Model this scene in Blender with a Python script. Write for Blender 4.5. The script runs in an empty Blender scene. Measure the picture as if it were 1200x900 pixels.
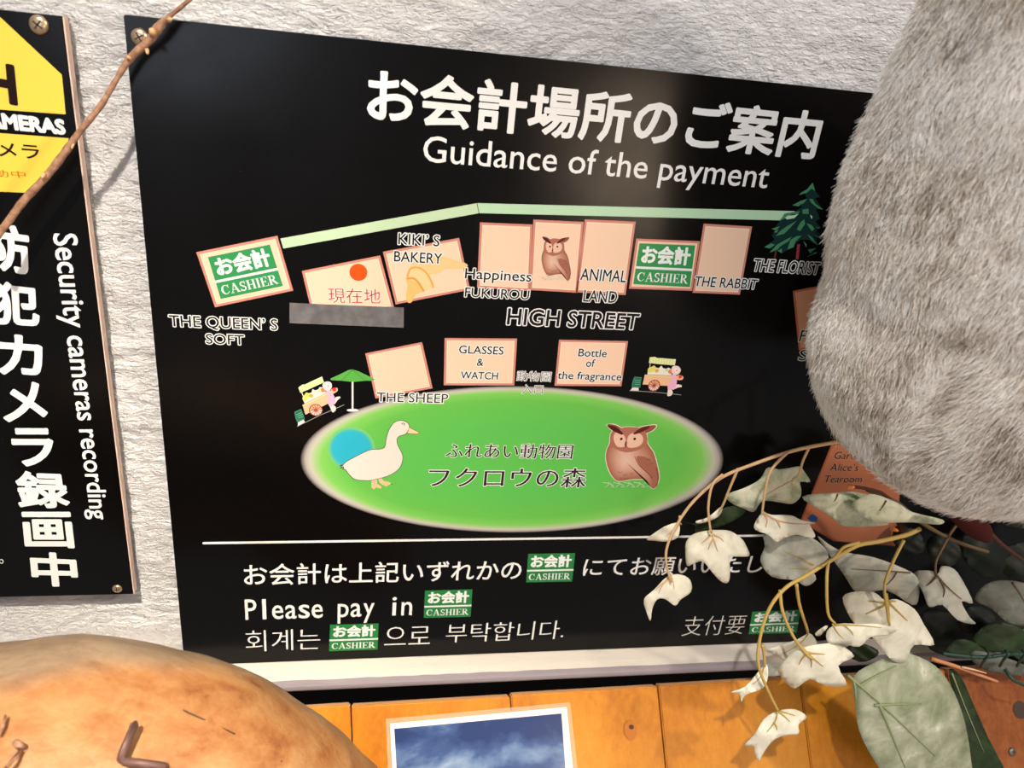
import bpy, bmesh, math, random
import numpy as np
from mathutils import Vector, geometry
random.seed(7); rng = np.random.default_rng(7)
scn = bpy.context.scene
COL = scn.collection

# ------------------------------------------------------------------ camera
D = 0.55
F = 910.37
M = np.array([[0.98259034, 0.02527239, 0.18405849],
              [-0.15700181, -0.41673118, 0.89536895],
              [0.09933102, -0.9086784, -0.40550822]])
cam = bpy.data.cameras.new('camera'); camo = bpy.data.objects.new('camera', cam); COL.objects.link(camo)
cam.sensor_width = 36; cam.lens = F / 1200 * 36; cam.clip_start = 0.01
from mathutils import Matrix
R = Matrix([[M[0][0], -M[0][1], -M[0][2]], [M[1][0], -M[1][1], -M[1][2]], [M[2][0], -M[2][1], -M[2][2]]])
camo.matrix_world = Matrix.Translation((0, -D, 0)) @ R.to_4x4()
cam.dof.use_dof = True; cam.dof.focus_distance = 0.60; cam.dof.aperture_fstop = 9.0
scn.camera = camo

# ------------------------------------------------------------------ world, lights, exposure
w = bpy.data.worlds.new('world'); scn.world = w; w.use_nodes = True
w.node_tree.nodes['Background'].inputs[0].default_value = (1.0, 0.97, 0.95, 1)
w.node_tree.nodes['Background'].inputs[1].default_value = 0.34


def lamp(name, loc, target, size, power, color, spread=180):
    l = bpy.data.lights.new(name, 'AREA'); l.shape = 'DISK'; l.size = size; l.energy = power; l.color = color
    l.spread = math.radians(spread)
    o = bpy.data.objects.new(name, l); COL.objects.link(o); o.location = loc
    o.rotation_euler = (Vector(target) - Vector(loc)).to_track_quat('-Z', 'Y').to_euler()
    o['kind'] = 'helper'
    return o


lamp('overhead_spotlight', (-0.15, -1.06, 1.10), (0.25, 0, -0.35), 0.05, 14.5, (0.985, 0.975, 1.0))
lamp('warm_spotlight', (-0.17, -1.06, 1.10), (-0.12, 0, -0.60), 0.05, 1.8, (1.0, 0.87, 0.70), 34)
lamp('side_spotlight', (1.05, -0.82, 0.55), (-0.15, 0, -0.35), 0.07, 9, (1.0, 0.90, 0.80))
lamp('warm_glow_fill', (0.74, -1.55, -0.27), (0.2, 0, -0.1), 0.46, 4.6, (1.0, 0.74, 0.52))  # unseen warm lamp, added for the board's brown glow and frontal fill
lamp('cool_haze_fill', (-0.62, -2.3, 0.10), (0, 0, -0.2), 0.8, 6, (0.78, 0.86, 1.0))  # unseen cool lamp, added for the board's bluish haze and fill
scn.view_settings.view_transform = 'Standard'; scn.view_settings.look = 'None'
scn.view_settings.exposure = 0.0; scn.view_settings.gamma = 1.0


# ------------------------------------------------------------------ helpers
def lin(c):
    return tuple((v / 255 / 12.92 if v / 255 <= .04045 else ((v / 255 + .055) / 1.055) ** 2.4) for v in c)


def ray(x, y):
    return M @ np.array([x - 600., y - 450., F])


def P(x, y, d=0.0):
    """pixel of the photograph -> point at distance d in front of the board plane"""
    r = ray(x, y); t = (D - d) / r[1]
    return np.array([0, -D, 0]) + r * t


def pxsize(x, y, d):
    r = ray(x, y); return (D - d) / r[1]


def PX(x, y):
    p = P(x, y); return np.array([p[0], p[2]])


def mat(name, color=(200, 200, 200), rough=.5, spec=.5, metal=0, nodes=None, transl=None):
    m = bpy.data.materials.new(name); m.use_nodes = True
    nt = m.node_tree; b = nt.nodes['Principled BSDF']
    b.inputs['Base Color'].default_value = (*lin(color), 1)
    b.inputs['Roughness'].default_value = rough
    b.inputs['Specular IOR Level'].default_value = spec
    b.inputs['Metallic'].default_value = metal
    if nodes: nodes(nt, b)
    return m


def N(nt, t, **kw):
    n = nt.nodes.new(t)
    for k, v in kw.items():
        if k in n.inputs.keys() if isinstance(k, str) else False: n.inputs[k].default_value = v
        else: setattr(n, k, v)
    return n


def noise(nt, scale, detail=4, vec=None, rough=.55, dist=0.0):
    n = nt.nodes.new('ShaderNodeTexNoise'); n.inputs['Scale'].default_value = scale
    n.inputs['Detail'].default_value = detail; n.inputs['Roughness'].default_value = rough
    n.inputs['Distortion'].default_value = dist
    if vec is not None: nt.links.new(vec, n.inputs['Vector'])
    return n


def coords(nt, scale=(1, 1, 1), rot=(0, 0, 0)):
    tc = nt.nodes.new('ShaderNodeTexCoord'); mp = nt.nodes.new('ShaderNodeMapping')
    mp.inputs['Scale'].default_value = scale; mp.inputs['Rotation'].default_value = rot
    nt.links.new(tc.outputs['Object'], mp.inputs['Vector'])
    return mp.outputs['Vector']


def ramp(nt, fac, stops):
    r = nt.nodes.new('ShaderNodeValToRGB'); e = r.color_ramp.elements
    e[0].position = stops[0][0]; e[0].color = (*lin(stops[0][1]), 1)
    e[1].position = stops[-1][0]; e[1].color = (*lin(stops[-1][1]), 1)
    for p, c in stops[1:-1]:
        k = e.new(p); k.color = (*lin(c), 1)
    nt.links.new(fac, r.inputs['Fac'])
    return r.outputs['Color']


def bump(nt, b, h, strength=.5, dist=.001):
    n = nt.nodes.new('ShaderNodeBump'); n.inputs['Strength'].default_value = strength
    n.inputs['Distance'].default_value = dist
    nt.links.new(h, n.inputs['Height']); nt.links.new(n.outputs['Normal'], b.inputs['Normal'])


def mesh_obj(name, verts, faces, material=None, parent=None, smooth=False, cols=None, matidx=None):
    me = bpy.data.meshes.new(name)
    me.from_pydata([tuple(map(float, v)) for v in verts], [], faces)
    if cols is not None:
        a = me.color_attributes.new('Col', 'FLOAT_COLOR', 'POINT')
        c = np.ones((len(verts), 4), dtype=np.float32); c[:, :3] = np.array(cols, dtype=np.float32)
        a.data.foreach_set('color', c.ravel())
    if smooth: me.polygons.foreach_set('use_smooth', [True] * len(me.polygons))
    me.update()
    o = bpy.data.objects.new(name, me); COL.objects.link(o)
    if material: me.materials.append(material)
    if parent: o.parent = parent
    return o


def thing(name, label, cat, loc=(0, 0, 0), group=None):
    o = bpy.data.objects.new(name, None); COL.objects.link(o); o.location = loc; o.empty_display_size = .01
    o['label'] = label; o['category'] = cat
    if group: o['group'] = group
    return o


def fix_parents():
    """children keep their world place below an Empty that stands at the thing's base"""
    bpy.context.view_layer.update()
    for o in scn.objects:
        if o.parent is not None:
            t = o.parent; off = Vector((0, 0, 0))
            while t is not None:
                off += t.location if t.parent is None else Vector((0, 0, 0)); t = t.parent
            if o.parent.parent is None: o.location = o.location - o.parent.location


def box(name, x0, x1, y0, y1, z0, z1, material, parent=None, bevel=0.0):
    bm = bmesh.new(); bmesh.ops.create_cube(bm, size=1)
    for v in bm.verts:
        v.co = Vector(((x0 + x1) / 2 + v.co.x * (x1 - x0), (y0 + y1) / 2 + v.co.y * (y1 - y0), (z0 + z1) / 2 + v.co.z * (z1 - z0)))
    if bevel: bmesh.ops.bevel(bm, geom=bm.edges[:], offset=bevel, segments=2, affect='EDGES')
    me = bpy.data.meshes.new(name); bm.to_mesh(me); bm.free()
    o = bpy.data.objects.new(name, me); COL.objects.link(o); me.materials.append(material)
    if parent: o.parent = parent
    return o


def catmull(pts, n=5, closed=True):
    pts = [np.array(p, float) for p in pts]; out = []; L = len(pts)
    rngi = range(L) if closed else range(L - 1)
    for i in rngi:
        if closed: p0, p1, p2, p3 = pts[i - 1], pts[i], pts[(i + 1) % L], pts[(i + 2) % L]
        else: p0, p1, p2, p3 = pts[max(i - 1, 0)], pts[i], pts[i + 1], pts[min(i + 2, L - 1)]
        for k in range(n):
            t = k / n
            out.append(.5 * ((2 * p1) + (-p0 + p2) * t + (2 * p0 - 5 * p1 + 4 * p2 - p3) * t * t + (-p0 + 3 * p1 - 3 * p2 + p3) * t ** 3))
    if not closed: out.append(pts[-1])
    return out


def tube(pts, radii, nseg=8):
    """verts, faces of a tube through 3D pts"""
    pts = [Vector(p) for p in pts]; V = []; Fc = []
    if not hasattr(radii, '__len__'): radii = [radii] * len(pts)
    up = Vector((0.3, 1, 0.2)).normalized()
    for i, p in enumerate(pts):
        t = (pts[min(i + 1, len(pts) - 1)] - pts[max(i - 1, 0)]).normalized()
        a = t.cross(up)
        if a.length < .1: a = t.cross(Vector((1, 0, 0)))
        a.normalize(); b = t.cross(a)
        for k in range(nseg):
            an = 2 * math.pi * k / nseg
            V.append(p + (a * math.cos(an) + b * math.sin(an)) * radii[i])
    for i in range(len(pts) - 1):
        for k in range(nseg):
            k2 = (k + 1) % nseg
            Fc.append((i * nseg + k, i * nseg + k2, (i + 1) * nseg + k2, (i + 1) * nseg + k))
    Fc.append(tuple(range(nseg))[::-1]); Fc.append(tuple((len(pts) - 1) * nseg + k for k in range(nseg)))
    return V, Fc


# ------------------------------------------------------------------ flat print: polygons with their own colour, in the board plane
EPS = 0.00005


class Print:
    def __init__(s): s.v = []; s.f = []; s.c = []

    def tri(s, pts2, tris, color, layer):
        b = len(s.v); s.k = (getattr(s, 'k', 0) + 7) % 9; y = -layer * EPS - s.k * 5.0e-6
        s.v += [(p[0], y, p[1]) for p in pts2]
        s.f += [tuple(i + b for i in t) for t in tris]
        if hasattr(color[0], '__len__'): s.c += [tuple(k * .86 for k in lin(c)) for c in color]
        else: s.c += [tuple(k * .86 for k in lin(color))] * len(pts2)

    def poly2(s, pts2, color, layer):
        r = geometry.delaunay_2d_cdt([Vector(p) for p in pts2], [], [list(range(len(pts2)))], 1, 1e-7)
        s.tri([tuple(p) for p in r[0]], [tuple(f) for f in r[2]], color, layer)

    def poly(s, px, color, layer, smooth=0):
        if smooth: px = catmull(px, smooth)
        s.poly2([PX(*p) for p in px], color, layer)

    def line(s, px, width, color, layer, smooth=0):
        if smooth: px = catmull(px, smooth, False)
        s.ribbon([PX(*p) for p in px], width * .00062 / 2, color, layer)

    def ribbon(s, q, r, color, layer, round=True):
        for a, b in zip(q[:-1], q[1:]):
            a = np.array(a); b = np.array(b); d = b - a; L = np.linalg.norm(d)
            if L < 1e-9: continue
            n = np.array([-d[1], d[0]]) / L * r
            s.tri([a + n, a - n, b - n, b + n], [(0, 1, 2, 3)], color, layer)
        if round:
            for a in q: s.disc(a, r, color, layer, 8)

    def disc(s, c, r, color, layer, n=24):
        c = np.array(c)
        s.tri([c + r * np.array([math.cos(2 * math.pi * k / n), math.sin(2 * math.pi * k / n)]) for k in range(n)], [tuple(range(n))], color, layer)

    def rings(s, cx, cy, a, b, stops, layer, n=96):
        """soft-edged printed ellipse, colour by radius"""
        pts = []; cols = []; fs = []
        for j, (t, c) in enumerate(stops):
            for k in range(n):
                an = 2 * math.pi * k / n
                pts.append(PX(cx + a * t * math.cos(an), cy + b * t * math.sin(an))); cols.append(c)
        for j in range(len(stops) - 1):
            for k in range(n):
                k2 = (k + 1) % n
                fs.append((j * n + k, j * n + k2, (j + 1) * n + k2, (j + 1) * n + k))
        fs.append(tuple(range(n)))
        s.tri(pts, fs, cols, layer)

    def build(s, name, parent, material=None):
        o = mesh_obj(name, s.v, s.f, material or M_print, parent, cols=s.c)
        return o


_tc = {}


def glyphs(s, offset=0.0, res=3):
    key = (s, offset, res)
    if key in _tc: return _tc[key]
    c = bpy.data.curves.new('t', 'FONT'); c.body = s; c.size = 1; c.offset = offset; c.resolution_u = res
    o = bpy.data.objects.new('t', c); COL.objects.link(o)
    dg = bpy.context.evaluated_depsgraph_get(); dg.update()
    me = o.evaluated_get(dg).to_mesh()
    v = np.array([(p.co.x, p.co.y) for p in me.vertices]); fs = [tuple(p.vertices) for p in me.polygons]
    cnt = {}
    for f in fs:
        for a, b in zip(f, f[1:] + f[:1]):
            k = (min(a, b), max(a, b)); cnt[k] = cnt.get(k, 0) + 1
    edges = [k for k, n in cnt.items() if n == 1]
    bpy.data.objects.remove(o); bpy.data.curves.remove(c)
    _tc[key] = (v, fs, edges)
    return _tc[key]


def quad_map(v, quad):
    """v in 0..1 square -> plane, quad = TL TR BR BL as plane points"""
    TL, TR, BR, BL = [np.array(q) for q in quad]
    u = v[:, :1]; t = v[:, 1:]
    return (BL * (1 - u) + BR * u) * (1 - t) + (TL * (1 - u) + TR * u) * t


def norm(v, bb=None):
    lo = v.min(0) if bb is None else bb[0]; hi = v.max(0) if bb is None else bb[1]
    return (v - lo) / (hi - lo)


def islands(n, fs):
    par = list(range(n))

    def find(i):
        while par[i] != i: par[i] = par[par[i]]; i = par[i]
        return i
    for f in fs:
        for q in f[1:]: par[find(q)] = find(f[0])
    g = {}
    for f in fs: g.setdefault(find(f[0]), []).append(f)
    return list(g.values())


def fat(pr, v, fs, edges, r, color, layer):
    """letters thickened by r: one clean outline per connected stroke group"""
    v = np.asarray(v); K = 1000.0
    root = {}
    for gi, g in enumerate(islands(len(v), fs)):
        ids = {i for f in g for i in f}
        P2 = [Vector(v[i] * K) for i in range(len(v)) if i in ids]
        im = {i: k for k, i in enumerate(sorted(ids))}
        F2 = [[im[i] for i in f] for f in g]
        ev = set(); segs = []; T3 = []
        for f in g:
            for k in range(1, len(f) - 1): T3.append((v[f[0]] * K, v[f[k]] * K, v[f[k + 1]] * K))
        for a, b in edges:
            if a not in ids: continue
            ev |= {a, b}; pa, pb = v[a] * K, v[b] * K; d = pb - pa; L = np.linalg.norm(d)
            segs.append((pa, pb))
            if L < 1e-6: continue
            n = np.array([-d[1], d[0]]) / L * r * K; k = len(P2)
            P2 += [Vector(pa + n), Vector(pa - n), Vector(pb - n), Vector(pb + n)]; F2.append([k, k + 1, k + 2, k + 3])
        for a in ev:
            k = len(P2); P2 += [Vector((v[a][0] * K + r * K * math.cos(t * math.pi / 4 + .3), v[a][1] * K + r * K * math.sin(t * math.pi / 4 + .3))) for t in range(8)]
            F2.append(list(range(k, k + 8)))
        E2 = list({(min(a_, b_), max(a_, b_)) for f in F2 for a_, b_ in zip(f, f[1:] + f[:1])})
        o = geometry.delaunay_2d_cdt(P2, E2, [], 0, 1e-6)
        Q = np.array([(q[0], q[1]) for q in o[0]]); FF = [tuple(f) for f in o[2]]
        if not FF: continue
        C = np.array([Q[list(f)].mean(0) for f in FF]); ok = np.zeros(len(C), bool)
        for A_, B_, C_ in T3:
            c1 = (B_[0] - A_[0]) * (C[:, 1] - A_[1]) - (B_[1] - A_[1]) * (C[:, 0] - A_[0])
            c2 = (C_[0] - B_[0]) * (C[:, 1] - B_[1]) - (C_[1] - B_[1]) * (C[:, 0] - B_[0])
            c3 = (A_[0] - C_[0]) * (C[:, 1] - C_[1]) - (A_[1] - C_[1]) * (C[:, 0] - C_[0])
            ok |= ((c1 >= 0) & (c2 >= 0) & (c3 >= 0)) | ((c1 <= 0) & (c2 <= 0) & (c3 <= 0))
        for pa, pb in segs:
            d = pb - pa; t = np.clip(((C - pa) @ d) / max(d @ d, 1e-12), 0, 1)
            ok |= np.linalg.norm(C - pa - t[:, None] * d, axis=1) <= r * K * .97
        pr.tri([tuple(q / K) for q in Q], [f for f, k in zip(FF, ok) if k], color, layer)


def put(pr, v, fs, edges, color, layer, bold=0, outline=0, ocolor=(240, 238, 232), shift=0):
    if outline:
        fat(pr, v, fs, edges, (outline + bold) * .0006, ocolor, layer); layer += 1
    if bold and edges: fat(pr, v, fs, edges, bold * .0006, color, layer)
    else: pr.tri(v, fs, color, layer)
    if shift:
        for sgn in (-1, 1): pr.tri(v + np.array([sgn * shift * .0006, 0]), fs, color, layer)


def text_q(pr, s, quad, color, layer=6, offset=0.0, plane=True, **kw):
    v, fs, ed = glyphs(s, offset)
    q = [PX(*p) for p in quad] if plane else quad
    put(pr, quad_map(norm(v), q), fs, ed, color, layer, **kw)


def hquad(xl, yt, xr, yb):
    a = PX(xl, yb); t = PX(xl, yt); mx = PX(xl, (yt + yb) / 2)
    zm = (a[1] + t[1]) / 2; lo, hi = 0, 900
    for _ in range(40):
        m = (lo + hi) / 2
        if PX(xr, m)[1] > zm: lo = m
        else: hi = m
    x1 = PX(xr, m)[0]
    return [(mx[0], t[1]), (x1, t[1]), (x1, a[1]), (mx[0], a[1])]


def text_h(pr, s, xl, yt, xr, yb, color, layer=6, **kw):
    text_q(pr, s, hquad(xl, yt, xr, yb), color, layer, plane=False, **kw)


# serif capitals for the word on the green tags, drawn stroke by stroke in a unit box
def serif_word():
    out = []; fs = []; x = 0.0

    def seg(x0, y0, x1, y1, w0, w1=None):
        w1 = w1 or w0
        d = np.array([x1 - x0, y1 - y0]); L = np.linalg.norm(d); n = np.array([-d[1], d[0]]) / L
        b = len(out)
        out.extend([np.array([x0, y0]) + n * w0 / 2, np.array([x0, y0]) - n * w0 / 2, np.array([x1, y1]) - n * w1 / 2, np.array([x1, y1]) + n * w1 / 2])
        fs.append((b, b + 1, b + 2, b + 3))

    def arc(cx, cy, rx, ry, a0, a1, wf, n=18):
        pr_ = None
        for k in range(n + 1):
            a = math.radians(a0 + (a1 - a0) * k / n); wd = wf(a)
            p = (np.array([cx + (rx + wd / 2) * math.cos(a), cy + (ry + min(wd, .1) / 2) * math.sin(a)]),
                 np.array([cx + (rx - wd / 2) * math.cos(a), cy + (ry - min(wd, .1) / 2) * math.sin(a)]))
            if pr_ is not None:
                b = len(out); out.extend([pr_[0], pr_[1], p[1], p[0]]); fs.append((b, b + 1, b + 2, b + 3))
            pr_ = p

    T, K = .17, .06
    stem = lambda xx: (seg(xx, 0, xx, 1, T), seg(xx - .17, .03, xx + .17, .03, K), seg(xx - .17, .97, xx + .17, .97, K))
    # C
    arc(x + .40, .5, .32, .45, 45, 315, lambda a: .06 + .13 * max(0, -math.cos(a)) ** 1); seg(x + .66, .62, x + .66, 1, .05); seg(x + .6, .12, x + .68, .28, .05)
    x += .82
    # A
    seg(x + .12, .02, x + .40, 1, .06); seg(x + .40, 1, x + .70, .02, T); seg(x + .2, .33, x + .6, .33, K); seg(x, .03, x + .26, .03, K); seg(x + .54, .03, x + .88, .03, K)
    x += .92
    # S
    arc(x + .28, .74, .19, .21, 30, 270, lambda a: .09 + .05 * abs(math.sin(a * .5))); arc(x + .28, .27, .21, .22, 90, -150, lambda a: .12); seg(x + .48, .68, x + .48, 1, .05); seg(x + .05, 0, x + .05, .32, .05); seg(x + .2, .56, x + .38, .44, .16)
    x += .62
    stem(x + .19); stem(x + .68); seg(x + .19, .5, x + .68, .5, K); x += .90
    stem(x + .19); x += .41
    stem(x + .19); seg(x + .1, .97, x + .62, .97, K); seg(x + .1, .03, x + .66, .03, K); seg(x + .19, .5, x + .5, .5, K); seg(x + .62, .74, x + .62, 1, .05); seg(x + .66, 0, x + .66, .28, .05); seg(x + .5, .38, x + .5, .62, .05); x += .75
    stem(x + .19); arc(x + .38, .74, .2, .21, -90, 90, lambda a: .05 + .11 * max(0, math.cos(a))); seg(x + .19, .95, x + .4, .95, K); seg(x + .19, .52, x + .4, .52, K); seg(x + .38, .5, x + .72, .02, T); seg(x + .6, .03, x + .86, .03, K)
    v = np.array(out)
    return v, fs, []


SERIF = serif_word()


def cashier(pr, quad, layer=4, gold=(40, 128, 72), plane=True):
    q = [PX(*p) for p in quad] if plane else quad

    def sub(u0, v0, u1, v1):
        return list(quad_map(np.array([[u0, v1], [u1, v1], [u1, v0], [u0, v0]]), q))
    pr.poly2(list(q), gold, layer)
    pr.poly2(sub(0, .385, 1, .445), (236, 240, 232), layer + 1)
    v, fs, ed = glyphs('お会計')
    put(pr, quad_map(norm(v), sub(.08, .53, .93, .94)), fs, ed, (240, 243, 236), layer + 1, bold=abs(q[1][0] - q[0][0]) / .0006 * .013)
    v, fs, ed = SERIF
    put(pr, quad_map(norm(v), sub(.05, .07, .95, .31)), fs, ed, (240, 243, 236), layer + 1)


# ------------------------------------------------------------------ materials
def n_attr(nt, b):
    a = nt.nodes.new('ShaderNodeAttribute'); a.attribute_name = 'Col'
    nt.links.new(a.outputs['Color'], b.inputs['Base Color'])


M_print = mat('printed_film', rough=.25, spec=.12, nodes=n_attr)


def n_board(nt, b):
    v = coords(nt)
    n1 = noise(nt, 900, 2, v); n2 = noise(nt, 14, 3, v)
    r = nt.nodes.new('ShaderNodeMapRange'); r.inputs[1].default_value = .3; r.inputs[2].default_value = .7
    r.inputs[3].default_value = .15; r.inputs[4].default_value = .24
    nt.links.new(n2.outputs['Fac'], r.inputs[0]); nt.links.new(r.outputs[0], b.inputs['Roughness'])
    # specks of dust
    nt.links.new(ramp(nt, n1.outputs['Fac'], [(.0, (7, 6, 6)), (.765, (8, 7, 7)), (.785, (120, 114, 106))]), b.inputs['Base Color'])


M_board = mat('black_board', (9, 9, 9), .2, .17, nodes=n_board)
M_edge = mat('board_edge', (222, 190, 170), .5)


def n_stucco(nt, b):
    v = coords(nt, (1, 1, 2.6)); n1 = noise(nt, 160, 6, v, .62, .6)
    v2 = coords(nt); n2 = noise(nt, 420, 3, v2); n3 = noise(nt, 9, 4, v2)
    mx = nt.nodes.new('ShaderNodeMath'); mx.operation = 'MULTIPLY_ADD'
    nt.links.new(n2.outputs['Fac'], mx.inputs[0]); mx.inputs[1].default_value = .35; nt.links.new(n1.outputs['Fac'], mx.inputs[2])
    bump(nt, b, mx.outputs[0], 1.0, .006)
    nt.links.new(ramp(nt, n3.outputs['Fac'], [(.3, (228, 224, 221)), (.5, (238, 235, 232)), (.75, (243, 240, 237))]), b.inputs['Base Color'])


M_stucco = mat('white_stucco', (230, 226, 222), .75, .25, nodes=n_stucco)
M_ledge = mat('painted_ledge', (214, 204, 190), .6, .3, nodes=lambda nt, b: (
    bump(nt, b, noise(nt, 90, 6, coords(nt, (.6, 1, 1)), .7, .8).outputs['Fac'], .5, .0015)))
M_ledge_front = mat('shade_tinted_lip', (138, 128, 132), .4, .4)  # shade of the rounded front edge painted in as a darker grey
M_dark = mat('gap_shade', (14, 10, 9), .8, .2)


def n_pine(dark):
    def f(nt, b):
        v = coords(nt, (1, 1, .07)); tc = nt.nodes.new('ShaderNodeTexCoord')
        oi = nt.nodes.new('ShaderNodeObjectInfo'); add = nt.nodes.new('ShaderNodeVectorMath'); add.operation = 'ADD'
        nt.links.new(v, add.inputs[0]); nt.links.new(oi.outputs['Random'], add.inputs[1])
        n1 = noise(nt, 170, 4, add.outputs[0], .6, .3); n2 = noise(nt, 12, 2, coords(nt, (1, 1, .12)))
        mx = nt.nodes.new('ShaderNodeMath'); mx.operation = 'MULTIPLY_ADD'; mx.inputs[1].default_value = .5
        nt.links.new(n1.outputs['Fac'], mx.inputs[0]); nt.links.new(n2.outputs['Fac'], mx.inputs[2])
        st = [(.5, (172, 98, 14)), (.75, (196, 124, 26)), (.95, (206, 138, 42))] if not dark else [(.5, (96, 44, 16)), (.75, (138, 74, 30)), (.95, (158, 94, 48))]
        nt.links.new(ramp(nt, mx.outputs[0], st), b.inputs['Base Color'])
        bump(nt, b, n1.outputs['Fac'], .15, .0005)
    return f


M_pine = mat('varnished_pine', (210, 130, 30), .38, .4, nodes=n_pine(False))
M_pine_dark = mat('brown_pine', (140, 70, 30), .4, .4, nodes=n_pine(True))  # browner tones for the rightmost planks
M_cut = mat('pale_sawn_edge', (232, 180, 130), .6)
M_knot = mat('pine_knot', (176, 100, 26), .45)
M_knot2 = mat('pine_knot_core', (70, 32, 12), .6)
M_screw = mat('screw_steel', (190, 165, 135), .32, .5, .85)
M_screwdark = mat('screw_recess', (60, 45, 34), .6)
M_rust = mat('rusty_steel', (112, 84, 76), .5, .4, .3)


def n_twig(nt, b):
    n1 = noise(nt, 260, 4, coords(nt)); nt.links.new(ramp(nt, n1.outputs['Fac'], [(.3, (122, 86, 66)), (.7, (176, 136, 106))]), b.inputs['Base Color'])
    bump(nt, b, n1.outputs['Fac'], .5, .0006)


M_twig = mat('twig_bark', (150, 100, 70), .7, .2, nodes=n_twig)


def n_leaf(stops, sc=70, tr=.0):
    def f(nt, b):
        n1 = noise(nt, sc, 5, coords(nt), .6, .4)
        nt.links.new(ramp(nt, n1.outputs['Fac'], stops), b.inputs['Base Color'])
        n2 = noise(nt, 700, 2, coords(nt)); bump(nt, b, n2.outputs['Fac'], .25, .0003)
    return f


M_cream = mat('cream_leaf', rough=.62, spec=.25, nodes=n_leaf([(.3, (206, 200, 176)), (.55, (228, 222, 200)), (.8, (234, 228, 208))]))
M_sage = mat('sage_cream_leaf', rough=.62, spec=.25, nodes=n_leaf([(.35, (150, 160, 124)), (.5, (196, 196, 168)), (.7, (220, 214, 186))]))
M_greyleaf = mat('grey_blue_leaf', rough=.6, spec=.25, nodes=n_leaf([(.3, (136, 142, 132)), (.5, (178, 178, 164)), (.75, (206, 198, 180))], 45))
M_shadeleaf = mat('grey_leaf_shade_tint', rough=.6, spec=.25, nodes=n_leaf([(.3, (66, 72, 62)), (.5, (96, 98, 88)), (.75, (122, 118, 106))], 45))  # darker copy of the grey leaf, shade painted into its colour
M_bigleaf = mat('mottled_green_leaf', rough=.6, spec=.25, nodes=n_leaf([(.32, (124, 132, 100)), (.48, (154, 158, 130)), (.60, (178, 180, 154)), (.68, (218, 214, 192))], 38))
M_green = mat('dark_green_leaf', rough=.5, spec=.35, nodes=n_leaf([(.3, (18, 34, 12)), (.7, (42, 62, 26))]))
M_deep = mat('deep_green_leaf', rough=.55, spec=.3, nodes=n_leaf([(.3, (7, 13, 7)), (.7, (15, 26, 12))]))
M_veinp = mat('pale_brown_stem', (205, 165, 120), .6)
M_veiny = mat('yellow_olive_stem', (182, 152, 76), .55)
M_veing = mat('green_vein', (140, 150, 104), .6)
M_veind = mat('brown_vein', (96, 74, 44), .6)
M_wire = mat('dark_green_wire', (22, 58, 46), .5)
M_red = mat('red_brown_velvet', (66, 27, 23), .85, .1, nodes=lambda nt, b: bump(nt, b, noise(nt, 900, 3, coords(nt)).outputs['Fac'], .8, .001))

# ------------------------------------------------------------------ structure: wall, ledge, dark gap
ZL = -0.5278            # top of the ledge = foot of the board
x0, x1, z0, z1, st = -.62, 1.0, -.532, .36, .0020
nx = int((x1 - x0) / st); nz = int((z1 - z0) / st)
gx, gz = np.meshgrid(np.linspace(x0, x1, nx), np.linspace(z0, z1, nz))


def vnoise(x, z, seed):
    r = np.random.default_rng(seed).random((512, 512)); xi = np.floor(x).astype(int); zi = np.floor(z).astype(int)
    fx = x - xi; fz = z - zi; fx = fx * fx * (3 - 2 * fx); fz = fz * fz * (3 - 2 * fz)
    g = lambda a, b_: r[b_ % 512, a % 512]
    return (g(xi, zi) * (1 - fx) + g(xi + 1, zi) * fx) * (1 - fz) + (g(xi, zi + 1) * (1 - fx) + g(xi + 1, zi + 1) * fx) * fz


wob = vnoise(gx * 20 + 50, gz * 20 + 50, 9) * .05
rdg = 1 - np.abs(2 * vnoise((gx + wob) * 75 + 31, (gz + wob * .6) * 200 + 31, 5) - 1)
h = .5 * rdg + vnoise(gx * 22 + 99, gz * 38 + 99, 1) * 1.0 + vnoise((gx + wob) * 60 + 99, (gz + wob) * 130 + 99, 2) * .62 + vnoise((gx + wob) * 130 + 200, (gz + wob) * 240 + 200, 3) * .40
h = h / 2.5
lump = np.clip(vnoise(gx * 100 + 400, gz * 120 + 400, 17) - .62, 0, 1) * np.clip(vnoise(gx * 9 + 10, gz * 9 + 10, 18) * 2.2 - .6 + (gz < -.35) * .35, 0, 1)
yy = .0205 - h * .0085 - lump * .0050
verts = np.stack([gx, yy, gz], -1).reshape(-1, 3)
idx = np.arange(nx * nz).reshape(nz, nx)
fc = np.stack([idx[:-1, :-1], idx[:-1, 1:], idx[1:, 1:], idx[1:, :-1]], -1).reshape(-1, 4)
me = bpy.data.meshes.new('wall_back'); me.vertices.add(len(verts)); me.vertices.foreach_set('co', verts.ravel())
me.loops.add(fc.size); me.loops.foreach_set('vertex_index', fc.ravel()); me.polygons.add(len(fc))
me.polygons.foreach_set('loop_start', np.arange(0, fc.size, 4)); me.polygons.foreach_set('use_smooth', [True] * len(fc))
me.update(); me.validate()
wall = bpy.data.objects.new('wall_back', me); COL.objects.link(wall); me.materials.append(M_stucco); wall['kind'] = 'structure'

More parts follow.
